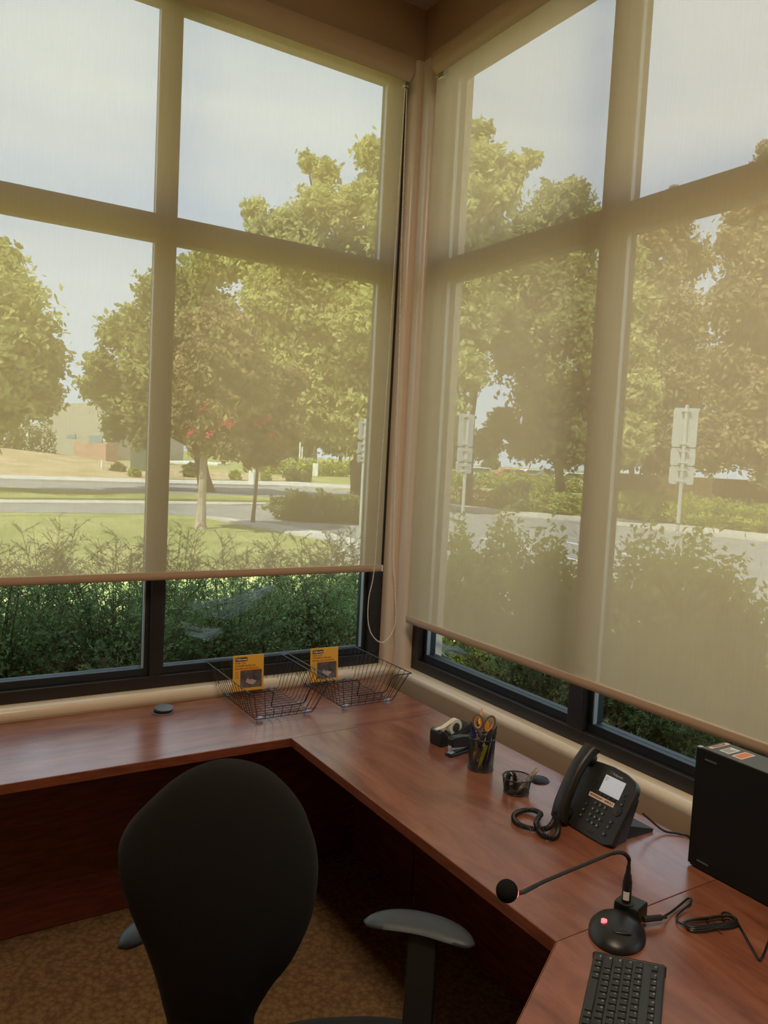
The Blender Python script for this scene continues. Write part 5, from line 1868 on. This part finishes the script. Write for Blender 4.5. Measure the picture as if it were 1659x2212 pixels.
# ------------------------------------------------------------------ needle shrubs close to the windows
def shrub_mesh(seed, n_stems, h, spread, dens):
    rg = np.random.default_rng(seed)
    stems = MB()
    nd, nd2 = [], []
    for s_ in range(n_stems):
        a = rg.uniform(0, 2 * PI)
        lean = rg.uniform(.05, 1.0) ** .8 * spread
        hh = h * rg.uniform(.62, 1.08) * (1 - .22 * (lean / spread) ** 2)
        p = np.array([rg.normal() * .05, rg.normal() * .05, 0.0])
        tip = np.array([math.cos(a) * lean, math.sin(a) * lean, hh])
        mid_ = p * .4 + tip * .6 + np.array([0, 0, .12 * hh]) - np.array([math.cos(a), math.sin(a), 0]) * lean * .2
        ts = np.linspace(0, 1, 8)[:, None]
        cur = (1 - ts) ** 2 * p + 2 * ts * (1 - ts) * mid_ + ts ** 2 * tip
        stems.tube([tuple(c) for c in cur], [.0045 * (1 - .75 * i / 7) for i in range(8)], 3, cap=False)
        for k in range(int(13 * dens)):
            t = rg.uniform(.30, 1.0)
            b = (1 - t) ** 2 * p + 2 * t * (1 - t) * mid_ + t ** 2 * tip
            ba = rg.uniform(0, 2 * PI)
            L = rg.uniform(.07, .17) * (1.15 - .5 * t)
            dr = np.array([math.cos(ba) * .8, math.sin(ba) * .8, rg.uniform(.1, .9)])
            dr /= np.linalg.norm(dr)
            e_ = b + dr * L
            if t > .45:
                stems.tube([tuple(b), tuple(b + dr * L * .55 + np.array([0, 0, .006])), tuple(e_)], [.0016, .0013, .0008], 3, cap=False)
            m = int(19 * L / .12)
            tt_ = rg.uniform(.08, 1.0, m)[:, None]
            base = b + dr * L * tt_
            nd_d = rg.normal(size=(m, 3)) + dr * .9 + np.array([0, 0, .25])
            nd_d /= np.linalg.norm(nd_d, axis=1)[:, None]
            ln = rg.uniform(.014, .028, m)[:, None]
            sd = np.cross(nd_d, rg.normal(size=(m, 3)))
            sd /= np.linalg.norm(sd, axis=1)[:, None]
            wdt = .0013
            tri = np.stack([base - sd * wdt, base + sd * wdt, base + nd_d * ln + sd * wdt * .5, base + nd_d * ln - sd * wdt * .5], 1)
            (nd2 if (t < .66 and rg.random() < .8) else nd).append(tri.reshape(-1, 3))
    return stems, np.concatenate(nd), np.concatenate(nd2)

protos = []
def shrub(k, x, y, rz, s, lab):
    if protos[k] is None:
        pass
    o = protos[k][0] if not protos[k][1] else copy_tree(protos[k][0])
    protos[k][1] = True
    o.location = (x, y, GZ + .02)
    o.rotation_euler = (0, 0, rz)
    o.scale = (s, s, s)
    tag(o, lab, 'shrub', 'needle-leaved shrubs along the windows')
    return o
for k in range(3):
    e = empty('needle_shrub', (0, 0, 0))
    st, n1, n2 = shrub_mesh(100 + k, 84, 1.36, .50, 1.9)
    build('stems', st, M['twig'], e, local=True, smooth=False)
    raw_mesh('needles', n1, 4, M['needle'], e, local=True)
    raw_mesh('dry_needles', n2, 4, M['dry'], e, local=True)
    leaf_mesh('inner_leaves', [((0, 0, .98), (.36, .36, .18)), ((.05, .05, .78), (.38, .38, .22))], 3600, .011, M['needle'], e, 7 + k, shell=.2)
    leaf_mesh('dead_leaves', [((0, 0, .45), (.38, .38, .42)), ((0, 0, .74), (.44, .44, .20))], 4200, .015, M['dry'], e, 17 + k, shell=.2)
    protos.append([e, False])
rnd = random.Random(3)
where = []
xs = [-.75, -.20, .35, .92, 1.45, 2.0]
for i, x in enumerate(xs):
    where.append((x, 3.72 + rnd.uniform(-.05, .08), 1.0 + rnd.uniform(-.03, .03), 'under the left window, ' + ['at its far left end', 'left of the middle pane', 'below the middle pane', 'behind the mullion right side', 'below the right pane', 'at the corner column'][i]))
for i, x in enumerate([-.5, .10, .7, 1.3, 1.9, 2.5]):
    where.append((x, 4.28 + rnd.uniform(-.06, .1), .98 + rnd.uniform(-.04, .04), 'in the second row beyond the left window, ' + ['first from the left', 'second from the left', 'third from the left', 'fourth from the left', 'fifth from the left', 'last towards the corner'][i]))
for i, y in enumerate([-.1, .5, 1.1, 1.7, 2.3, 2.95]):
    where.append((2.85 + rnd.uniform(-.05, .08), y, .93 + rnd.uniform(-.03, .04), 'under the right window, ' + ['farthest from the corner', 'behind the computer', 'behind the telephone', 'behind the thick mullion', 'below the first pane', 'at the corner column'][i]))
for i, (x, y, s, lab) in enumerate(where):
    shrub(i % 3, x, y, rnd.uniform(0, 6.28), s, 'feathery green needle shrub ' + lab)
e = empty('needle_shrub', (0, 0, 0))
st, n1, n2 = shrub_mesh(131, 7, 1.62, .28, 2.6)
build('stems', st, M['twig'], e, local=True, smooth=False)
raw_mesh('needles', np.concatenate([n1, n2]), 4, M['needle_y'], e, local=True)
protos.append([e, False])
pt = at(1668, 1250, 0, 2.95)
shrub(3, pt.x, pt.y, 1.0, .98, 'tall sparse sprig shrub reaching up at the right edge of the right window')
pt = at(1215, 1250, 0, 2.75)
shrub(3, pt.x, pt.y, 2.2, .90, 'sparse sprig shrub poking up left of the thick mullion')
# sunlit bushes further out on the right
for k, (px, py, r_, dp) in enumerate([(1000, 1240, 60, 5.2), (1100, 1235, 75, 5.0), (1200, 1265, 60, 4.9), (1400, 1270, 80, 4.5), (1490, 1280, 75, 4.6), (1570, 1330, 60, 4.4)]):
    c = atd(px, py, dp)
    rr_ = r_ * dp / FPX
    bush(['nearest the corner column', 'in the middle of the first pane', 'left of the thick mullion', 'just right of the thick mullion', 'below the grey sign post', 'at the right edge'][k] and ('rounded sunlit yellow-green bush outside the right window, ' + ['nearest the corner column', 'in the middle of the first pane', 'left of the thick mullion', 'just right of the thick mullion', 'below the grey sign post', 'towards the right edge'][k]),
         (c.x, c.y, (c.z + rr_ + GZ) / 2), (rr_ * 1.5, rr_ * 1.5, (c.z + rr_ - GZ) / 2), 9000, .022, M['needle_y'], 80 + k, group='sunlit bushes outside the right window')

# cobwebs behind the lower panes
def cobweb(lab, pts, seed):
    rg = random.Random(seed)
    m__ = MB()
    P_ = [Vector(p) for p in pts]
    c0 = P_[0]
    for k in range(90):
        i = rg.randrange(1, len(P_) - 1)
        t = rg.random()
        e_ = P_[i].lerp(P_[i + 1], t)
        s0 = c0 + Vector((rg.gauss(0, .012), rg.gauss(0, .004), rg.gauss(0, .006)))
        mid_ = s0.lerp(e_, .5) + Vector((0, 0, -.006 - rg.random() * .008))
        m__.tube([s0, mid_, e_], .00032, 3, cap=False)
    o = build('cobweb', m__, M['cobweb'], None, smooth=False)
    tag(o, lab, 'cobweb', 'cobwebs behind the lower window panes')
cobweb('pale cobweb fanning across the middle of the lower left pane', [at(585, 1268, 1, 3.06), at(400, 1300, 1, 3.10), at(440, 1330, 1, 3.10), at(500, 1340, 1, 3.10)], 1)
cobweb('small pale cobweb below the larger one in the lower left pane', [at(470, 1362, 1, 3.06), at(390, 1340, 1, 3.09), at(400, 1370, 1, 3.09), at(450, 1385, 1, 3.09)], 2)
cobweb('pale cobweb in the lower corner of the right window by the column', [at(935, 1385, 0, 2.06), at(990, 1395, 0, 2.10), at(1010, 1410, 0, 2.10), at(960, 1425, 0, 2.10)], 3)
